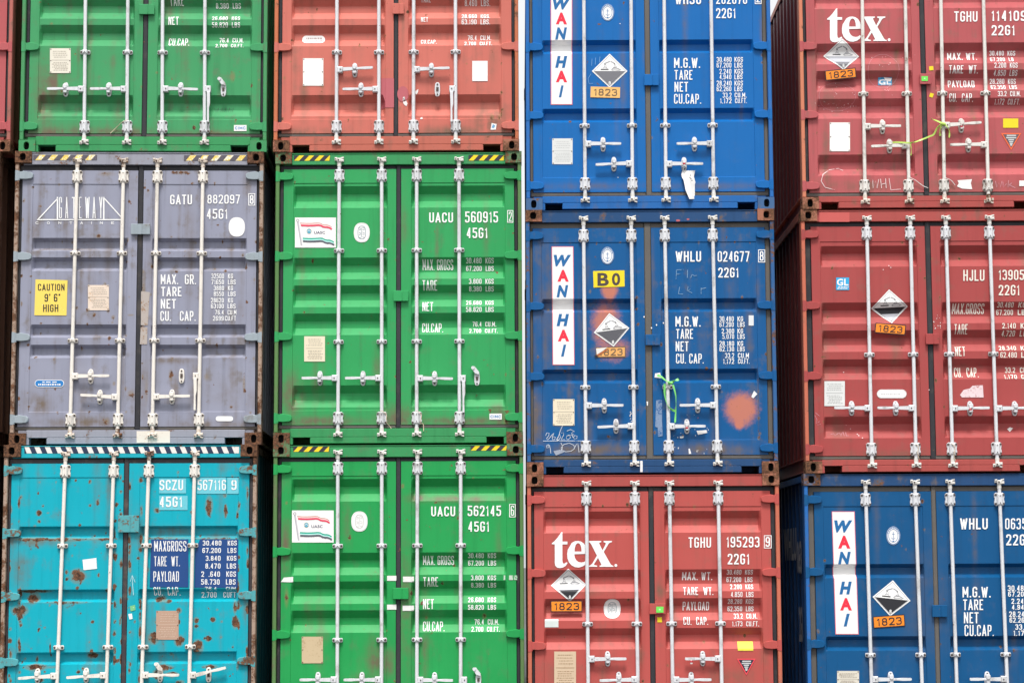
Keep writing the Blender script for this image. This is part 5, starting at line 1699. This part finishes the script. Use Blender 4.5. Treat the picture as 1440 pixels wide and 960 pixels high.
# cracked pale strip beside the centre gasket
f = Film('c1t2')
f.poly([F_(706, 745), F_(750, 750), F_(746, 800), F_(740, 915), F_(705, 915)], flat('bare_primer', (.42, .37, .34), wear=.4, under=(.30, .19, .12)))
f.poly([F_(704, 925), F_(738, 925), F_(736, 1010), F_(700, 1010)], flat('bare_primer', (.42, .37, .34)))
f.build('patch', door=1)

data_plate('c2t2', K_(241, 152, 345, 278), flat('cream_plate', (.74, .66, .50), wear=.15, under=(.6, .48, .3)), 5, False)
data_plate('c2t1', P_(229, 727, 335, 860), flat('tan_plate', (.55, .43, .27), wear=.3, under=(.42, .3, .17)), 6, True, None, False)
data_plate('c1t3', A_(250, 243, 354, 367), flat('pale_plate', (.72, .68, .58), wear=.1, under=(.55, .5, .4)), 7, True)
data_plate('c2t3', B_(235, 293, 337, 430), flat('bleached_plate', (.84, .82, .78)), 8, True, None, False)
data_plate('c3t3', D_(201, 693, 303, 822), flat('grey_plate', (.66, .67, .66)), 9, True, flat('grey_plate_ink', (.5, .51, .5)))
data_plate('c3t2', M_(205, 288, 312, 420), flat('cream_plate', (.74, .66, .50)), 10, True)
data_plate('c3t1', Q_(211, 801, 320, 972), flat('tan_plate_print', (.60, .46, .32), wear=.2, under=(.5, .36, .22)), 11, False, flat('brown_ink', (.30, .17, .09)))
data_plate('c4t3', E_(347, 690, 461, 852), flat('bleached_plate', (.80, .77, .70)), 12, True, None, False)
data_plate('c4t2', N_(317, 383, 432, 523), flat('grey_plate', (.66, .67, .66)), 13, False, flat('grey_plate_ink2', (.36, .37, .36)))
data_plate('c4t1', R_(345, 898, 455, 985), PLATE, 14, True)
data_plate('c1t1', O_(781, 598, 893, 742), flat('brown_plate', (.46, .30, .22), wear=.2, under=(.36, .22, .15)), 15, True, flat('brown_plate_ink', (.60, .46, .36)))

placard('c3t3', D_(488, 270), D_(577, 357), D_(488, 440), D_(399, 357), half=flat('pale_black_print', (.17, .17, .19)))
placard('c3t2', H_(486, 641), H_(587, 715), H_(508, 808), H_(409, 738), half=SLATE)
placard('c3t1', Q_(281, 387), Q_(372, 467), Q_(290, 552), Q_(195, 472), band=(.0, .34))
placard('c4t3', E_(418, 218), E_(517, 312), E_(425, 395), E_(315, 310), half=flat('pale_black_print', (.17, .17, .19)), band=(.0, .5))
placard('c4t2', I_(681, 708), I_(790, 802), I_(697, 897), I_(583, 812), band=(.45, .9))
placard('c4t1', R_(624, 445), R_(712, 548), R_(610, 625), R_(522, 528))
number_plate('c3t3', [D_(393, 434), D_(541, 438), D_(539, 491), D_(392, 488)], mat=ORANGE_F, ink=flat('brown_ink2', (.16, .11, .07)), border=False)
number_plate('c3t2', [H_(420, 812), H_(567, 806), H_(568, 862), H_(418, 862)], mat=flat('aged_orange_plate', (.75, .38, .12)), ink=flat('brown_ink2', (.16, .11, .07)))
number_plate('c3t1', [Q_(193, 548), Q_(351, 547), Q_(351, 603), Q_(194, 604)])
number_plate('c4t3', [E_(320, 400), E_(492, 382), E_(497, 438), E_(324, 456)])
number_plate('c4t2', [I_(605, 895), I_(776, 908), I_(770, 965), I_(599, 951)])
number_plate('c4t1', [R_(524, 627), R_(681, 615), R_(686, 675), R_(527, 685)])
f = Film('c3t2')
f.poly([H_(420, 818), H_(476, 812), H_(450, 832), H_(424, 848)], flat('peeled_film', (.74, .70, .66)), 4)
f.poly([H_(414, 853), H_(426, 848), H_(486, 814), H_(472, 829), H_(430, 856)], flat('curled_orange', (.42, .12, .04)), 5)
f.poly([H_(412, 852), H_(425, 850), H_(430, 858), H_(414, 862)], BLACK, 6)
f.build('patch', label='peeling corner of the orange plate')

f = Film('c3t2')
f.poly([H_(405, 431), H_(562, 427), H_(563, 508), H_(408, 513)], YELLOW)
BI = flat('brown_black_print', (.07, .055, .05))
f.text('B', H_(427, 440, 484, 505), BI, 1, .03, 0, 'bold')
f.text('0', H_(499, 440, 541, 503), BI, 1, .03, 0, 'bold')
f.build('bay_sticker')


def gl(cid, box, torn=False):
    f = Film(cid)
    x0, y0, x1, y1 = box
    bl = flat('sticker_blue', (.03, .36, .66)) if not torn else flat('torn_blue', (.05, .30, .55), wear=.4, under=(.6, .65, .7))
    f.rect(box, bl)
    w_, h_ = x1 - x0, y1 - y0
    f.text('GL', (x0 + w_ * .06, y0 + h_ * (.10 if not torn else .25), x1 - w_ * .06, y0 + h_ * (.66 if not torn else .92)), SIGN_W, 1, .03, 0, 'bold')
    if not torn:
        scribble_lines(f, (x0 + 1, y0 + h_ * .72, x1 - 1, y1 - 1), 2, SIGN_W, 5, 1, 1.2)
    else:
        f.poly([(x0 + w_ * .4, y0), (x1, y0 + h_ * .1), (x1 - w_ * .1, y0 + h_ * .5), (x0 + w_ * .55, y0 + h_ * .4)], SIGN_W, 2)
    f.build('blue_sticker')


gl('c4t2', I_(383, 641, 456, 711))
gl('c4t3', E_(624, 430, 702, 474), True)
for cid, b in (('c2t2', K_(1167, 538, 1229, 568)), ('c1t3', A_(1170, 627, 1233, 657))):
    f = Film(cid)
    f.rect(b, SIGN_W)
    x0, y0, x1, y1 = b
    f.text('CIMC', (x0 + 1.5, y0 + 2.2, x1 - 1.5, y1 - 2.2), flat('maker_blue', (.05, .22, .52)), 1, .03)
    f.build('maker_sticker')


def rects(cid, name, cr, lst):
    for pts, mat in lst:
        f = Film(cid)
        if len(pts) == 4 and not isinstance(pts[0], tuple):
            f.rect(cr(*pts), mat)
        else:
            f.poly([cr(*p) for p in pts], mat)
        f.build(name)


PAPER = flat('scraped_paper', (.78, .76, .74), wear=.2, under=(.55, .45, .42))
rects('c2t3', 'white_sticker', B_, [((1081, 306, 1158, 407), SIGN_W)])
rects('c2t3', 'patch', B_, [(((735, 488), (742, 484), (748, 500), (758, 520), (752, 533), (740, 524), (733, 508)), PAPER), (((776, 462), (800, 455), (812, 446), (810, 462), (803, 474), (790, 464)), PAPER),
      (((821, 590), (832, 586), (833, 597), (823, 598)), PAPER)])
MAUVE = flat('mauve_touch_up', (.46, .115, .135), wear=.1, under=(.6, .15, .105))
f = Film('c2t3')
f.rect(B_(625, 393, 690, 540), MAUVE)
f.build('patch', door=0)
f = Film('c2t3')
f.oval(*B_(735, 472), 8, 11, MAUVE)
f.build('patch', door=1)
f = Film('c2t3')
f.pill(B_(228, 173, 343, 213), SIGN_W)
f.text('KOREA POOL', B_(240, 180, 330, 191), flat('print_red_grey', (.45, .35, .35)), 1, .0)
f.text('CONTAINER', B_(252, 195, 322, 205), flat('print_red_grey', (.45, .35, .35)), 1, .0)
f.items = f.items[:1]
scribble_lines(f, B_(242, 180, 332, 207), 2, flat('print_red_grey', (.45, .35, .35)), 9, 1, 2.0)
f.build('pill_sticker')
f = Film('c2t3')
f.poly([B_(1173, 650), B_(1178, 617), B_(1203, 622), B_(1199, 650)], SIGN_W)
f.poly([B_(1178, 640), B_(1184, 622), B_(1196, 630), B_(1190, 642)], flat('print_blue', (.15, .35, .55)), 1)
f.build('white_sticker')
TAPE = flat('white_tape', (.76, .76, .74), wear=.15, under=(.3, .5, .35))
rects('c2t1', 'tape_scrap', P_, [(((125, 454), (140, 432), (186, 428), (186, 456)), TAPE), ((655, 423, 702, 448), TAPE), ((735, 427, 790, 454), TAPE), ((655, 567, 702, 592), TAPE), ((733, 572, 790, 598), TAPE)])
f = Film('c2t1')
for a, b in ((1238, 1246), (1265, 1285), (1290, 1306)):
    f.rect(P_(a, 421, b, 444), flat('torn_tape', (.5, .62, .52), wear=.5, under=(.05, .3, .1)))
f.build('tape_scrap')
rects('c3t2', 'white_sticker', H_, [((1183, 652, 1208, 703), flat('grey_white_sticker', (.68, .70, .72)))])
WP = flat('paper_white', (.80, .79, .78), wear=.1, under=(.5, .5, .55))
rects('c3t2', 'tape_scrap', M_, [(((715, 160), (740, 156), (746, 184), (712, 180)), WP), (((922, 446), (972, 442), (975, 456), (930, 466)), WP), (((1196, 276), (1210, 246), (1226, 262), (1206, 284)), WP), (((838, 474), (860, 473), (856, 482), (840, 484)), WP),
      (((882, 536), (888, 534), (896, 560), (884, 562)), WP), (((640, 596), (654, 594), (652, 650), (642, 650)), WP), (((672, 300), (680, 300), (679, 322), (674, 318)), WP),
      (((206, 548), (240, 540), (262, 552), (220, 570)), flat('grey_scuff', (.30, .34, .42), wear=.4, under=(.05, .1, .25)))])
rects('c3t2', 'tape_scrap', M_, [(((720, 294), (750, 291), (750, 400), (753, 473), (730, 475), (728, 430), (716, 426)), flat('tape_ghost', (.20, .28, .42), wear=.45, under=(.03, .11, .29)))])
f = Film('c3t2')
r = random.Random(3)
for _ in range(26):
    x, y = r.uniform(800, 980), r.uniform(330, 560)
    s = r.uniform(1, 3.4)
    f.rect(M_(x, y, x + s, y + s * r.uniform(.8, 3)), WP if r.random() > .3 else MAUVE)
for _ in range(10):
    x, y = r.uniform(583, 603), r.uniform(330, 420)
    f.rect(M_(x, y, x + 5, y + 4), WP)
for x, y in ((660, 660), (697, 715), (722, 700), (757, 690)):
    f.oval(*H_(x, y), 1.0, 1.2, WP, 0, 8)
f.build('flakes', door=1)
rects('c4t2', 'tape_scrap', N_, [(((1080, 460), (1100, 432), (1135, 424), (1150, 408), (1208, 406), (1212, 475), (1090, 474)), flat('torn_label', (.72, .58, .60), wear=.3, under=(.45, .15, .16))), (((1352, 650), (1368, 640), (1386, 645), (1366, 666)), PAPER)])
f = Film('c4t2')
f.pill(N_(612, 430, 779, 479), SIGN_W)
scribble_lines(f, N_(632, 452, 750, 462), 1, GREY, 21, 1, .7)
f.ring(*N_(695, 455), 20, 5.4, .4, flat('oval_edge', (.6, .6, .6)), 1, 40, 5)
f.build('pill_sticker')
rects('c4t3', 'white_sticker', I_, [(((1064, 96), (1146, 90), (1140, 112), (1148, 146), (1090, 142), (1062, 130), (1072, 112)), PAPER), ((1412, 97, 1442, 128), SIGN_W)])
rects('c4t3', 'yellow_sticker', E_, [((1322, 668, 1407, 720), YELLOW), (((905, 376), (928, 374), (930, 397), (906, 399)), YELLOW), (((905, 545), (912, 524), (932, 530), (924, 552)), YELLOW)])
rects('c3t1', 'yellow_sticker', Q_, [((1129, 752, 1206, 797), flat('pale_yellow_film', (.82, .72, .08))), (((726, 630), (748, 630), (750, 655), (727, 655)), YELLOW)])
rects('c3t1', 'white_sticker', Q_, [((164, 640, 232, 680), flat('pale_mint', (.62, .68, .66)))])
rects('c1t1', 'white_sticker', O_, [(((413, 343), (482, 334), (485, 388), (418, 395)), SIGN_W), (((642, 614), (660, 611), (664, 638), (648, 641)), SIGN_W)])
rects('c1t1', 'green_sticker', O_, [(((650, 574), (676, 568), (678, 594), (654, 600)), flat('sticker_green', (.18, .50, .22), wear=.3, under=(.7, .75, .7)))])
f = Film('c1t1')
CB = flat('chalk_on_teal', (.45, .70, .75))
f.stroke([O_(668, 520), O_(664, 470), O_(662, 422)], .8, CB)
f.stroke([O_(652, 452), O_(662, 420), O_(676, 455)], .8, CB)
f.build('chalk_mark')
GREENL = flat('lime_sticker', (.16, .70, .10))
for cid, b in (('c3t1', Q_(721, 577, 757, 607)), ('c4t3', E_(863, 430, 899, 457))):
    f = Film(cid)
    x0, y0, x1, y1 = b
    f.S = lambda px, py, cid=cid: survey(cid, px, py, .012)
    f.rect(b, GREENL)
    f.rect((x0 + (x1 - x0) * .35, y0 + (y1 - y0) * .35, x0 + (x1 - x0) * .6, y0 + (y1 - y0) * .62), flat('lime_print', (.5, .85, .4)), 1)
    f.build('green_sticker', y=.0072, parent=CONT[cid].doors[1])


def warn_triangle(cid, a, b, c, edge, fill):
    f = Film(cid)
    A, B, Cc = Vector(a), Vector(b), Vector(c)
    m = (A + B + Cc) / 3
    f.poly([A, B, Cc], edge)
    f.poly([m + (p - m) * .80 for p in (A, B, Cc)], fill, 1)
    w_ = (B - A).length
    for u, v, k in ((-.22, -.19, .46), (-.25, -.08, .50), (-.14, .02, .28), (-.10, .12, .20), (-.07, .21, .14), (-.05, .28, .10)):
        x, y = m.x + w_ * u, m.y + w_ * v
        f.rect((x, y, x + w_ * k, y + w_ * .065), flat('triangle_print', (.55, .57, .57)), 2)
    f.build('warning_triangle')


warn_triangle('c3t1', Q_(1124, 837), Q_(1218, 837), Q_(1172, 920), flat('triangle_red', (.78, .07, .09)), flat('triangle_navy', (.02, .02, .04)))
warn_triangle('c4t3', E_(1310, 750), E_(1424, 750), E_(1367, 845), flat('triangle_orange', (.82, .14, .05)), flat('triangle_grey', (.13, .09, .10)))

# ------------------------------------------------------------------ chalk writing
f = Film('c3t2')
z = crop(760, 560, 10.67)
wd = .75
for pts in ([(78, 560), (95, 515), (130, 520), (125, 560), (90, 600), (110, 620), (140, 590)], [(140, 590), (178, 540), (200, 520), (178, 580), (180, 620), (215, 615), (225, 580), (195, 575)],
            [(330, 410), (300, 480), (250, 640)], [(240, 620), (262, 580), (290, 540), (300, 590), (255, 640)], [(315, 520), (345, 510), (350, 545), (310, 620), (365, 615)], [(395, 560), (435, 545), (450, 590), (410, 620), (385, 595), (400, 560), (500, 540)],
            [(395, 490), (450, 465), (510, 495), (470, 515), (480, 570), (510, 610), (545, 600), (550, 565), (510, 555), (495, 590)], [(40, 640), (300, 636), (620, 638)],
            [(95, 700), (120, 690), (130, 735), (95, 740), (90, 712), (135, 700), (150, 760), (155, 825)], [(320, 790), (310, 740), (350, 690), (430, 670), (500, 700), (515, 750), (460, 790), (380, 800), (330, 780)], [(500, 760), (540, 690), (560, 672), (575, 780), (580, 810)],
            [(305, 665), (330, 710), (322, 780)]):
    f.stroke([z(*p) for p in pts], wd, CHALK)
f.build('chalk_mark', door=0)
f = Film('c3t2')
CHF = flat('faint_chalk', (.22, .36, .52), wear=.3, under=(.02, .12, .30))
for pts in ([(822, 425), (820, 470)], [(822, 425), (858, 423)], [(820, 447), (845, 445)], [(878, 425), (876, 465)], [(893, 465), (900, 448), (912, 455), (925, 452)], [(838, 510), (832, 545), (855, 546)], [(880, 508), (876, 530), (892, 520), (880, 530), (900, 540)], [(945, 515), (945, 545)], [(945, 520), (970, 514)]):
    f.stroke([H_(*p) for p in pts], .7, CHF)
f.build('chalk_mark')
f = Film('c4t3')
for pts in ([(425, 35), (400, 22), (350, 30), (310, 60), (298, 100), (320, 135), (375, 150)],):
    f.stroke([I_(*p) for p in pts], 1.0, CHALK_R)
for pts in ([(588, 88), (590, 140), (605, 100), (612, 142), (622, 90)], [(632, 88), (638, 140)], [(640, 118), (662, 112)], [(660, 85), (664, 140)], [(680, 85), (690, 150), (745, 145)]):
    f.stroke([I_(*p) for p in pts], .95, CHALK_R)
f.build('chalk_mark')
f = Film('c4t3')
CHR2 = flat('faint_chalk_on_red', (.60, .30, .34), wear=.4, under=(.46, .11, .12))
for pts in ([(1278, 100), (1285, 135), (1298, 105), (1305, 135), (1315, 100)], [(1320, 105), (1322, 135), (1340, 115)], [(1352, 95), (1348, 135), (1370, 110), (1352, 120), (1390, 138)]):
    f.stroke([I_(*p) for p in pts], .8, CHR2)
f.build('chalk_mark')
f = Film('c4t3')
r = random.Random(12)
for cx, cy, n, sx, sy in ((1175, 146, 34, 16, 5), (1250, 82, 12, 18, 6), (1185, 128, 12, 18, 6), (1250, 125, 8, 10, 4)):
    for _ in range(n):
        x, y = r.gauss(cx, sx), r.gauss(cy, sy)
        s = r.uniform(.3, .9)
        f.rect((x, y, x + s * 1.6, y + s), CHALK_R)
f.ring(*E_(650, 395), 22, 24, .35, CHR2, 0, 30)
f.ring(*E_(390, 540), 26, 20, .3, CHR2, 0, 30)
f.build('flakes', door=0)
f = Film('c4t2')
for pts in ([(355, 680), (372, 676), (380, 688), (400, 672)], [(405, 670), (412, 690), (420, 672)], [(425, 665), (430, 690)], [(440, 668), (442, 690), (455, 688)], [(262, 575), (275, 600), (268, 620), (290, 610)], [(265, 560), (290, 580)], [(275, 630), (296, 625)]):
    f.stroke([N_(*p) for p in pts], .6, CHR2)
for x, y in ((445, 628), (468, 648), (505, 680), (512, 688), (531, 702), (430, 330), (905, 432)):
    f.oval(*N_(x, y), .9, .8, CHALK_R, 0, 8)
f.build('chalk_mark', door=0)
f = Film('c4t2')
for x, y in ((690, 585), (648, 597), (680, 574)):
    f.oval(*I_(x, y), .8, .8, CHALK_R, 0, 8)
r = random.Random(5)
for _ in range(14):
    x, y = r.uniform(928, 968), r.uniform(850, 930)
    s = r.uniform(1.5, 5)
    f.rect(I_(x, y, x + s, y + s * 1.3), PAPER)
f.build('flakes')
f = Film('c1t3')
SCR = flat('dark_scribble', (.05, .13, .08))
for k in range(5):
    x = 1070 + k * 19
    f.stroke([A_(*p) for p in ((x, 535), (x + 4, 560), (x + 10, 538), (x + 12, 558), (x + 18, 534))], .6, SCR)
f.build('chalk_mark')
f = Film('c3t3')
CHB = flat('pale_chalk_on_blue', (.16, .34, .62))
for pts in ([(400, 295), (398, 330)], [(418, 290), (416, 325)], [(440, 285), (436, 315)], [(395, 370), (380, 395), (385, 420), (405, 418)]):
    f.stroke([D_(*p) for p in pts], .7, CHB)
for x, y in ((530, 888), (540, 120)):
    f.oval(*D_(x, y), .7, .7, WP, 0, 8)
f.build('chalk_mark')

# ------------------------------------------------------------------ warning stripes on the headers
YB = [flat('stripe_yellow', (.80, .60, .02)), flat('stripe_black', (.035, .035, .05))]
hazard_stripes('c2t2', B_(190, 778, 370, 804), YB, 14.2, 7.0)
hazard_stripes('c2t2', B_(1062, 776, 1241, 803), YB, 14.2, 7.0)
hazard_stripes('c2t1', K_(186, 701, 367, 728), YB, 14.2, 7.0)
hazard_stripes('c2t1', K_(1073, 696, 1256, 722), YB, 14.2, 7.0)
YW = [flat('stripe_faded', (.76, .55, .12), wear=.5, under=(.80, .78, .70)), flat('stripe_worn_black', (.10, .09, .11), wear=.15, under=(.3, .3, .38))]
hazard_stripes('c1t2', A_(167, 775, 485, 801), YW, 17.5, 6.5)
hazard_stripes('c1t2', A_(920, 777, 1240, 804), YW, 17.5, 6.5)
BW = [flat('stripe_white', (.74, .72, .68), wear=.2, under=(.5, .35, .2)), flat('stripe_navy', (.02, .035, .075), wear=.1, under=(.02, .2, .26))]
hazard_stripes('c1t1', J_(122, 703, 1195, 736), BW, 14.6, -4.0)
# white patch on the grey violet sill, blue over-paint on its header
f = Film('c1t2')
f.S = lambda px, py: survey('c1t2', px, py, .026)
f.rect(J_(683, 625, 850, 684), flat('cream_patch', (.72, .66, .58), wear=.25, under=(.5, .38, .3)))
f.build('patch', y=.024, parent=CONT['c1t2'].root)
f = Film('c4t2')
f.S = lambda px, py: survey('c4t2', px, py, .026)
f.rect(I_(288, 275, 458, 328), flat('fresh_red_patch', (.52, .10, .09)))
f.build('patch', y=.024, parent=CONT['c4t2'].root)
f = Film('c3t2')
f.S = lambda px, py: survey('c3t2', px, py, .026)
f.rect(M_(641, 596, 653, 652), WP)
f.oval(*H_(830, 178), 3, 1.4, MAUVE)
f.oval(*H_(880, 172), 2, 1.2, MAUVE)
f.build('patch', y=.024, parent=CONT['c3t2'].root)

# number painted on the side of the lowest blue container, seen in the gap
def side_lettering():
    c = CONT['c4t1']
    bm = bmesh.new()
    x = -W / 2 + .014
    for s, y0, y1, z0, z1 in (('WHLU', .75, 1.75, 1.75, 2.08), ('063', .38, .70, 1.62, 1.95), ('22G1', .40, .66, .95, 1.30)):
        v, fs = glyphs(s, .03, 0)
        bv = [bm.verts.new((x, y1 + (y0 - y1) * a, z0 + (z1 - z0) * b)) for a, b in v]
        for q in fs:
            bm.faces.new([bv[i] for i in q])
    me = bpy.data.meshes.new('side_lettering')
    bm.to_mesh(me)
    bm.free()
    me.materials.append(flat('dusty_white', (.55, .57, .60)))
    link('side_lettering', me, c.root)


side_lettering()

# ------------------------------------------------------------------ loose things: ribbons, paper, seals
def world(cid, px, py, y):
    x, z = survey(cid, px, py, y)
    xc, yc, t, zb = BOX[cid][:4]
    return Vector((xc + x * math.cos(t) - y * math.sin(t), yc + x * math.sin(t) + y * math.cos(t), zb + z))


def loose(name, mb, mats, label, cat, origin, group=None):
    mb.v = [tuple(Vector(p) - origin) for p in mb.v]
    o = link(name, mb.mesh(name, mats, math.radians(50)), None, origin)
    o['label'], o['category'] = label, cat
    if group:
        o['group'] = group
    return o


def ribbon_strip(mb, pts, wd, twist=0.0, th=.003):
    """A band of tape along pts, facing roughly forward."""
    n = len(pts)
    ring = []
    for i, p in enumerate(pts):
        d = (pts[min(i + 1, n - 1)] - pts[max(i - 1, 0)]).normalized()
        nr = d.cross(Vector((math.sin(twist * i), -math.cos(twist * i), 0)))
        nr = nr.normalized() if nr.length > 1e-4 else Vector((1, 0, 0))
        b = d.cross(nr).normalized() * th / 2
        ring.append([p + nr * wd / 2 + b, p - nr * wd / 2 + b, p - nr * wd / 2 - b, p + nr * wd / 2 - b])
    v = [q for r_ in ring for q in r_]
    fs = [(0, 1, 2, 3), (4 * n - 1, 4 * n - 2, 4 * n - 3, 4 * n - 4)]
    for i in range(n - 1):
        for k in range(4):
            l = (k + 1) % 4
            fs.append((i * 4 + k, i * 4 + l, i * 4 + 4 + l, i * 4 + 4 + k))
    mb.add(v, fs)


def bez(pts, k=6):
    """Smooth chain through points (Catmull-Rom)."""
    out = []
    P = [pts[0]] + list(pts) + [pts[-1]]
    for i in range(1, len(P) - 2):
        for j in range(k):
            s = j / k
            a, b, c, d = P[i - 1], P[i], P[i + 1], P[i + 2]
            out.append(.5 * ((2 * b) + (c - a) * s + (2 * a - 5 * b + 4 * c - d) * s * s + (3 * b - a - 3 * c + d) * s ** 3))
    return out + [pts[-1]]


LIME = flat('lime_tape', (.19, .62, .15), rough=.35)
LIME2 = flat('yellow_green_tape', (.42, .60, .12), rough=.35)
q = crop(900, 510, 6.858)
w3 = lambda x, y, d=-.008: world('c3t2', *q(x, y), d)
mb = MB()
ribbon_strip(mb, bez([w3(168, 118, .03), w3(205, 135), w3(250, 172, -.02), w3(292, 192, -.02)]), .022, .1)
ribbon_strip(mb, bez([w3(288, 194, -.02), w3(330, 178, -.01), w3(372, 158, .0)]), .026, .25)
ribbon_strip(mb, bez([w3(238, 200), w3(238, 300), w3(262, 400, -.01), w3(305, 450), w3(350, 466)]), .021, .12)
ribbon_strip(mb, bez([w3(318, 210), w3(345, 320), w3(346, 430), w3(342, 520), w3(338, 575, -.012)]), .017, .15)
mb.cyl(w3(270, 192, -.012), w3(312, 196, -.012), .016, n=8)
loose('tape_ribbon', mb, [LIME], 'bright green tape knotted round a locking bar of the blue container with orange sprayed patches', 'ribbon', w3(290, 195), 'tape tied to locking bars')
q4 = crop(1260, 160, 8)
w4 = lambda x, y, d=-.012: world('c4t3', *q4(x, y), d)
mb = MB()
ribbon_strip(mb, bez([w4(-90, 332), w4(0, 322), w4(70, 325, -.02), w4(160, 328, -.02), w4(220, 318), w4(300, 288, -.004), w4(380, 255), w4(425, 232), w4(465, 160), w4(520, 110, -.02)]), .016, .08)
ribbon_strip(mb, bez([w4(520, 108, -.02), w4(460, 82), w4(395, 58)]), .018, .15)
ribbon_strip(mb, bez([w4(520, 110, -.02), w4(500, 170), w4(492, 215), w4(500, 248)]), .020, .15)
ribbon_strip(mb, bez([w4(545, 115, -.02), w4(585, 160, -.02), w4(602, 215), w4(598, 270)]), .014, .2)
ribbon_strip(mb, bez([w4(160, 335, -.015), w4(172, 400), w4(168, 470)]), .012, .2)
mb.cyl(w4(505, 112, -.014), w4(556, 120, -.014), .017, n=8)
loose('tape_ribbon', mb, [LIME2], 'yellow green tape strung between two handles of the topmost red container at the right', 'ribbon', w4(300, 288), 'tape tied to locking bars')

# torn paper hanging from a handle of the topmost blue container
qp = crop(930, 220, 12)
wp = lambda x, y, d: world('c3t3', *qp(x, y), d)
mb = MB()
left = [(355, 240), (340, 300), (345, 345), (375, 400), (390, 470), (410, 570), (440, 640), (475, 718)]
right = [(570, 238), (560, 290), (550, 340), (575, 436), (565, 480), (566, 560), (566, 640), (563, 720)]
rows = []
for i, (a, b) in enumerate(zip(left, right)):
    rr = []
    for j in range(5):
        s = j / 4
        dp = .030 - .035 * math.sin(s * 3.0 + i * .25) * (.4 + i * .05) - .004 * i
        rr.append((a[0] + (b[0] - a[0]) * s, a[1] + (b[1] - a[1]) * s, dp))
    rows.append(rr)
for sgn in (0, 1):
    mb.add([wp(x, y, d + .0015 * sgn) for rr in rows for x, y, d in rr], [(i * 5 + j, i * 5 + j + 1, i * 5 + j + 6, i * 5 + j + 5) for i in range(7) for j in range(4)])
n0 = len(mb.f)
mb.tube([wp(378, 170, .0), wp(372, 205, .0), wp(380, 250, .02)], .004)
for x, y in ((488, 318), (482, 355), (498, 378), (515, 405)):
    ink = [wp(x - 10, y - 8, -.012), wp(x + 12, y - 4, -.012), wp(x + 10, y + 12, -.012), wp(x - 8, y + 6, -.012)]
    mb.add(ink, [(0, 1, 2, 3)], 1)
loose('torn_paper', mb, [flat('loose_paper', (.80, .79, .77)), BLACK], 'crumpled torn white paper hanging from a lower handle of the topmost blue container', 'paper', wp(460, 400, .02))


def bolt_seal(cid, px, py, label):
    mb = MB()
    a = world(cid, px, py, -.022)
    b = world(cid, px + .3, py + 4.2, -.018)
    mb.cyl(a, a + (b - a) * .45, .013, n=10)
    mb.cyl(a + (b - a) * .45, b, .0115, n=10, mi=1)
    mb.cyl(a - (b - a) * .45, a, .005, n=8, mi=1)
    loose('bolt_seal', mb, [flat('seal_red', (.55, .02, .04)), flat('seal_white', (.75, .73, .72))], label, 'seal', a, 'bolt seals on the handles')


bolt_seal('c3t3', *D_(860, 815), 'red and white bolt seal on the handle above the hanging torn paper')
bolt_seal('c3t2', *M_(874, 428), 'red and white bolt seal on a handle of the blue container with orange sprayed patches')
bolt_seal('c3t1', *Q_(896, 848), 'red and white bolt seal on a handle of the lower red container, right door')
bolt_seal('c4t3', *E_(1088, 708), 'red and white bolt seal on a handle of the topmost red container by the tape')
bolt_seal('c4t2', *N_(1138, 538), 'red and white bolt seal on a handle of the dark red container at the right')


def wire(cid, cr, pts, label, col):
    mb = MB()
    P = bez([world(cid, *cr(x, y), d) for x, y, d in pts], 4)
    mb.tube(P, .0035, n=5)
    loose('wire_tie', mb, [col], label, 'wire', P[0], 'thin ties on the lock brackets')


TWINE = flat('twine', (.62, .52, .38))
TWINE_W = flat('white_twine', (.74, .72, .70))
wire('c1t3', A_, [(640, 600, -.012), (612, 610, -.01), (585, 635, .03), (552, 668, .04)], 'thin pale twine trailing from a lower bracket of the topmost green container', TWINE)
wire('c2t2', K_, [(622, 522, -.012), (650, 540, -.014), (652, 580, -.01), (668, 600, .03), (676, 612, .03)], 'thin brown wire by the second bottom bracket of the green container 560915', TWINE)
wire('c2t2', K_, [(800, 522, -.012), (826, 545, -.014), (822, 585, -.01), (836, 590, .03), (838, 625, .015)], 'thin brown wire by the third bottom bracket of the green container 560915', TWINE)
wire('c4t3', I_, [(790, 75, -.012), (830, 95, .02), (870, 125, .03), (900, 138, .04)], 'white twine slanting from a bottom bracket left of the gasket of the topmost red container', TWINE_W)
wire('c4t3', I_, [(990, 78, -.012), (1030, 95, .02), (1052, 122, .03)], 'short white twine on a bottom bracket right of the gasket of the topmost red container', TWINE_W)
wire('c4t2', N_, [(830, 735, -.014), (846, 752, -.015), (842, 790, -.012), (850, 822, .0)], 'brown wire hooked over a bottom bracket of the dark red container, left door', TWINE)
wire('c4t2', N_, [(1030, 732, -.014), (1052, 755, -.015), (1046, 800, -.012), (1056, 830, .0)], 'brown wire hooked over a bottom bracket of the dark red container, right door', TWINE)
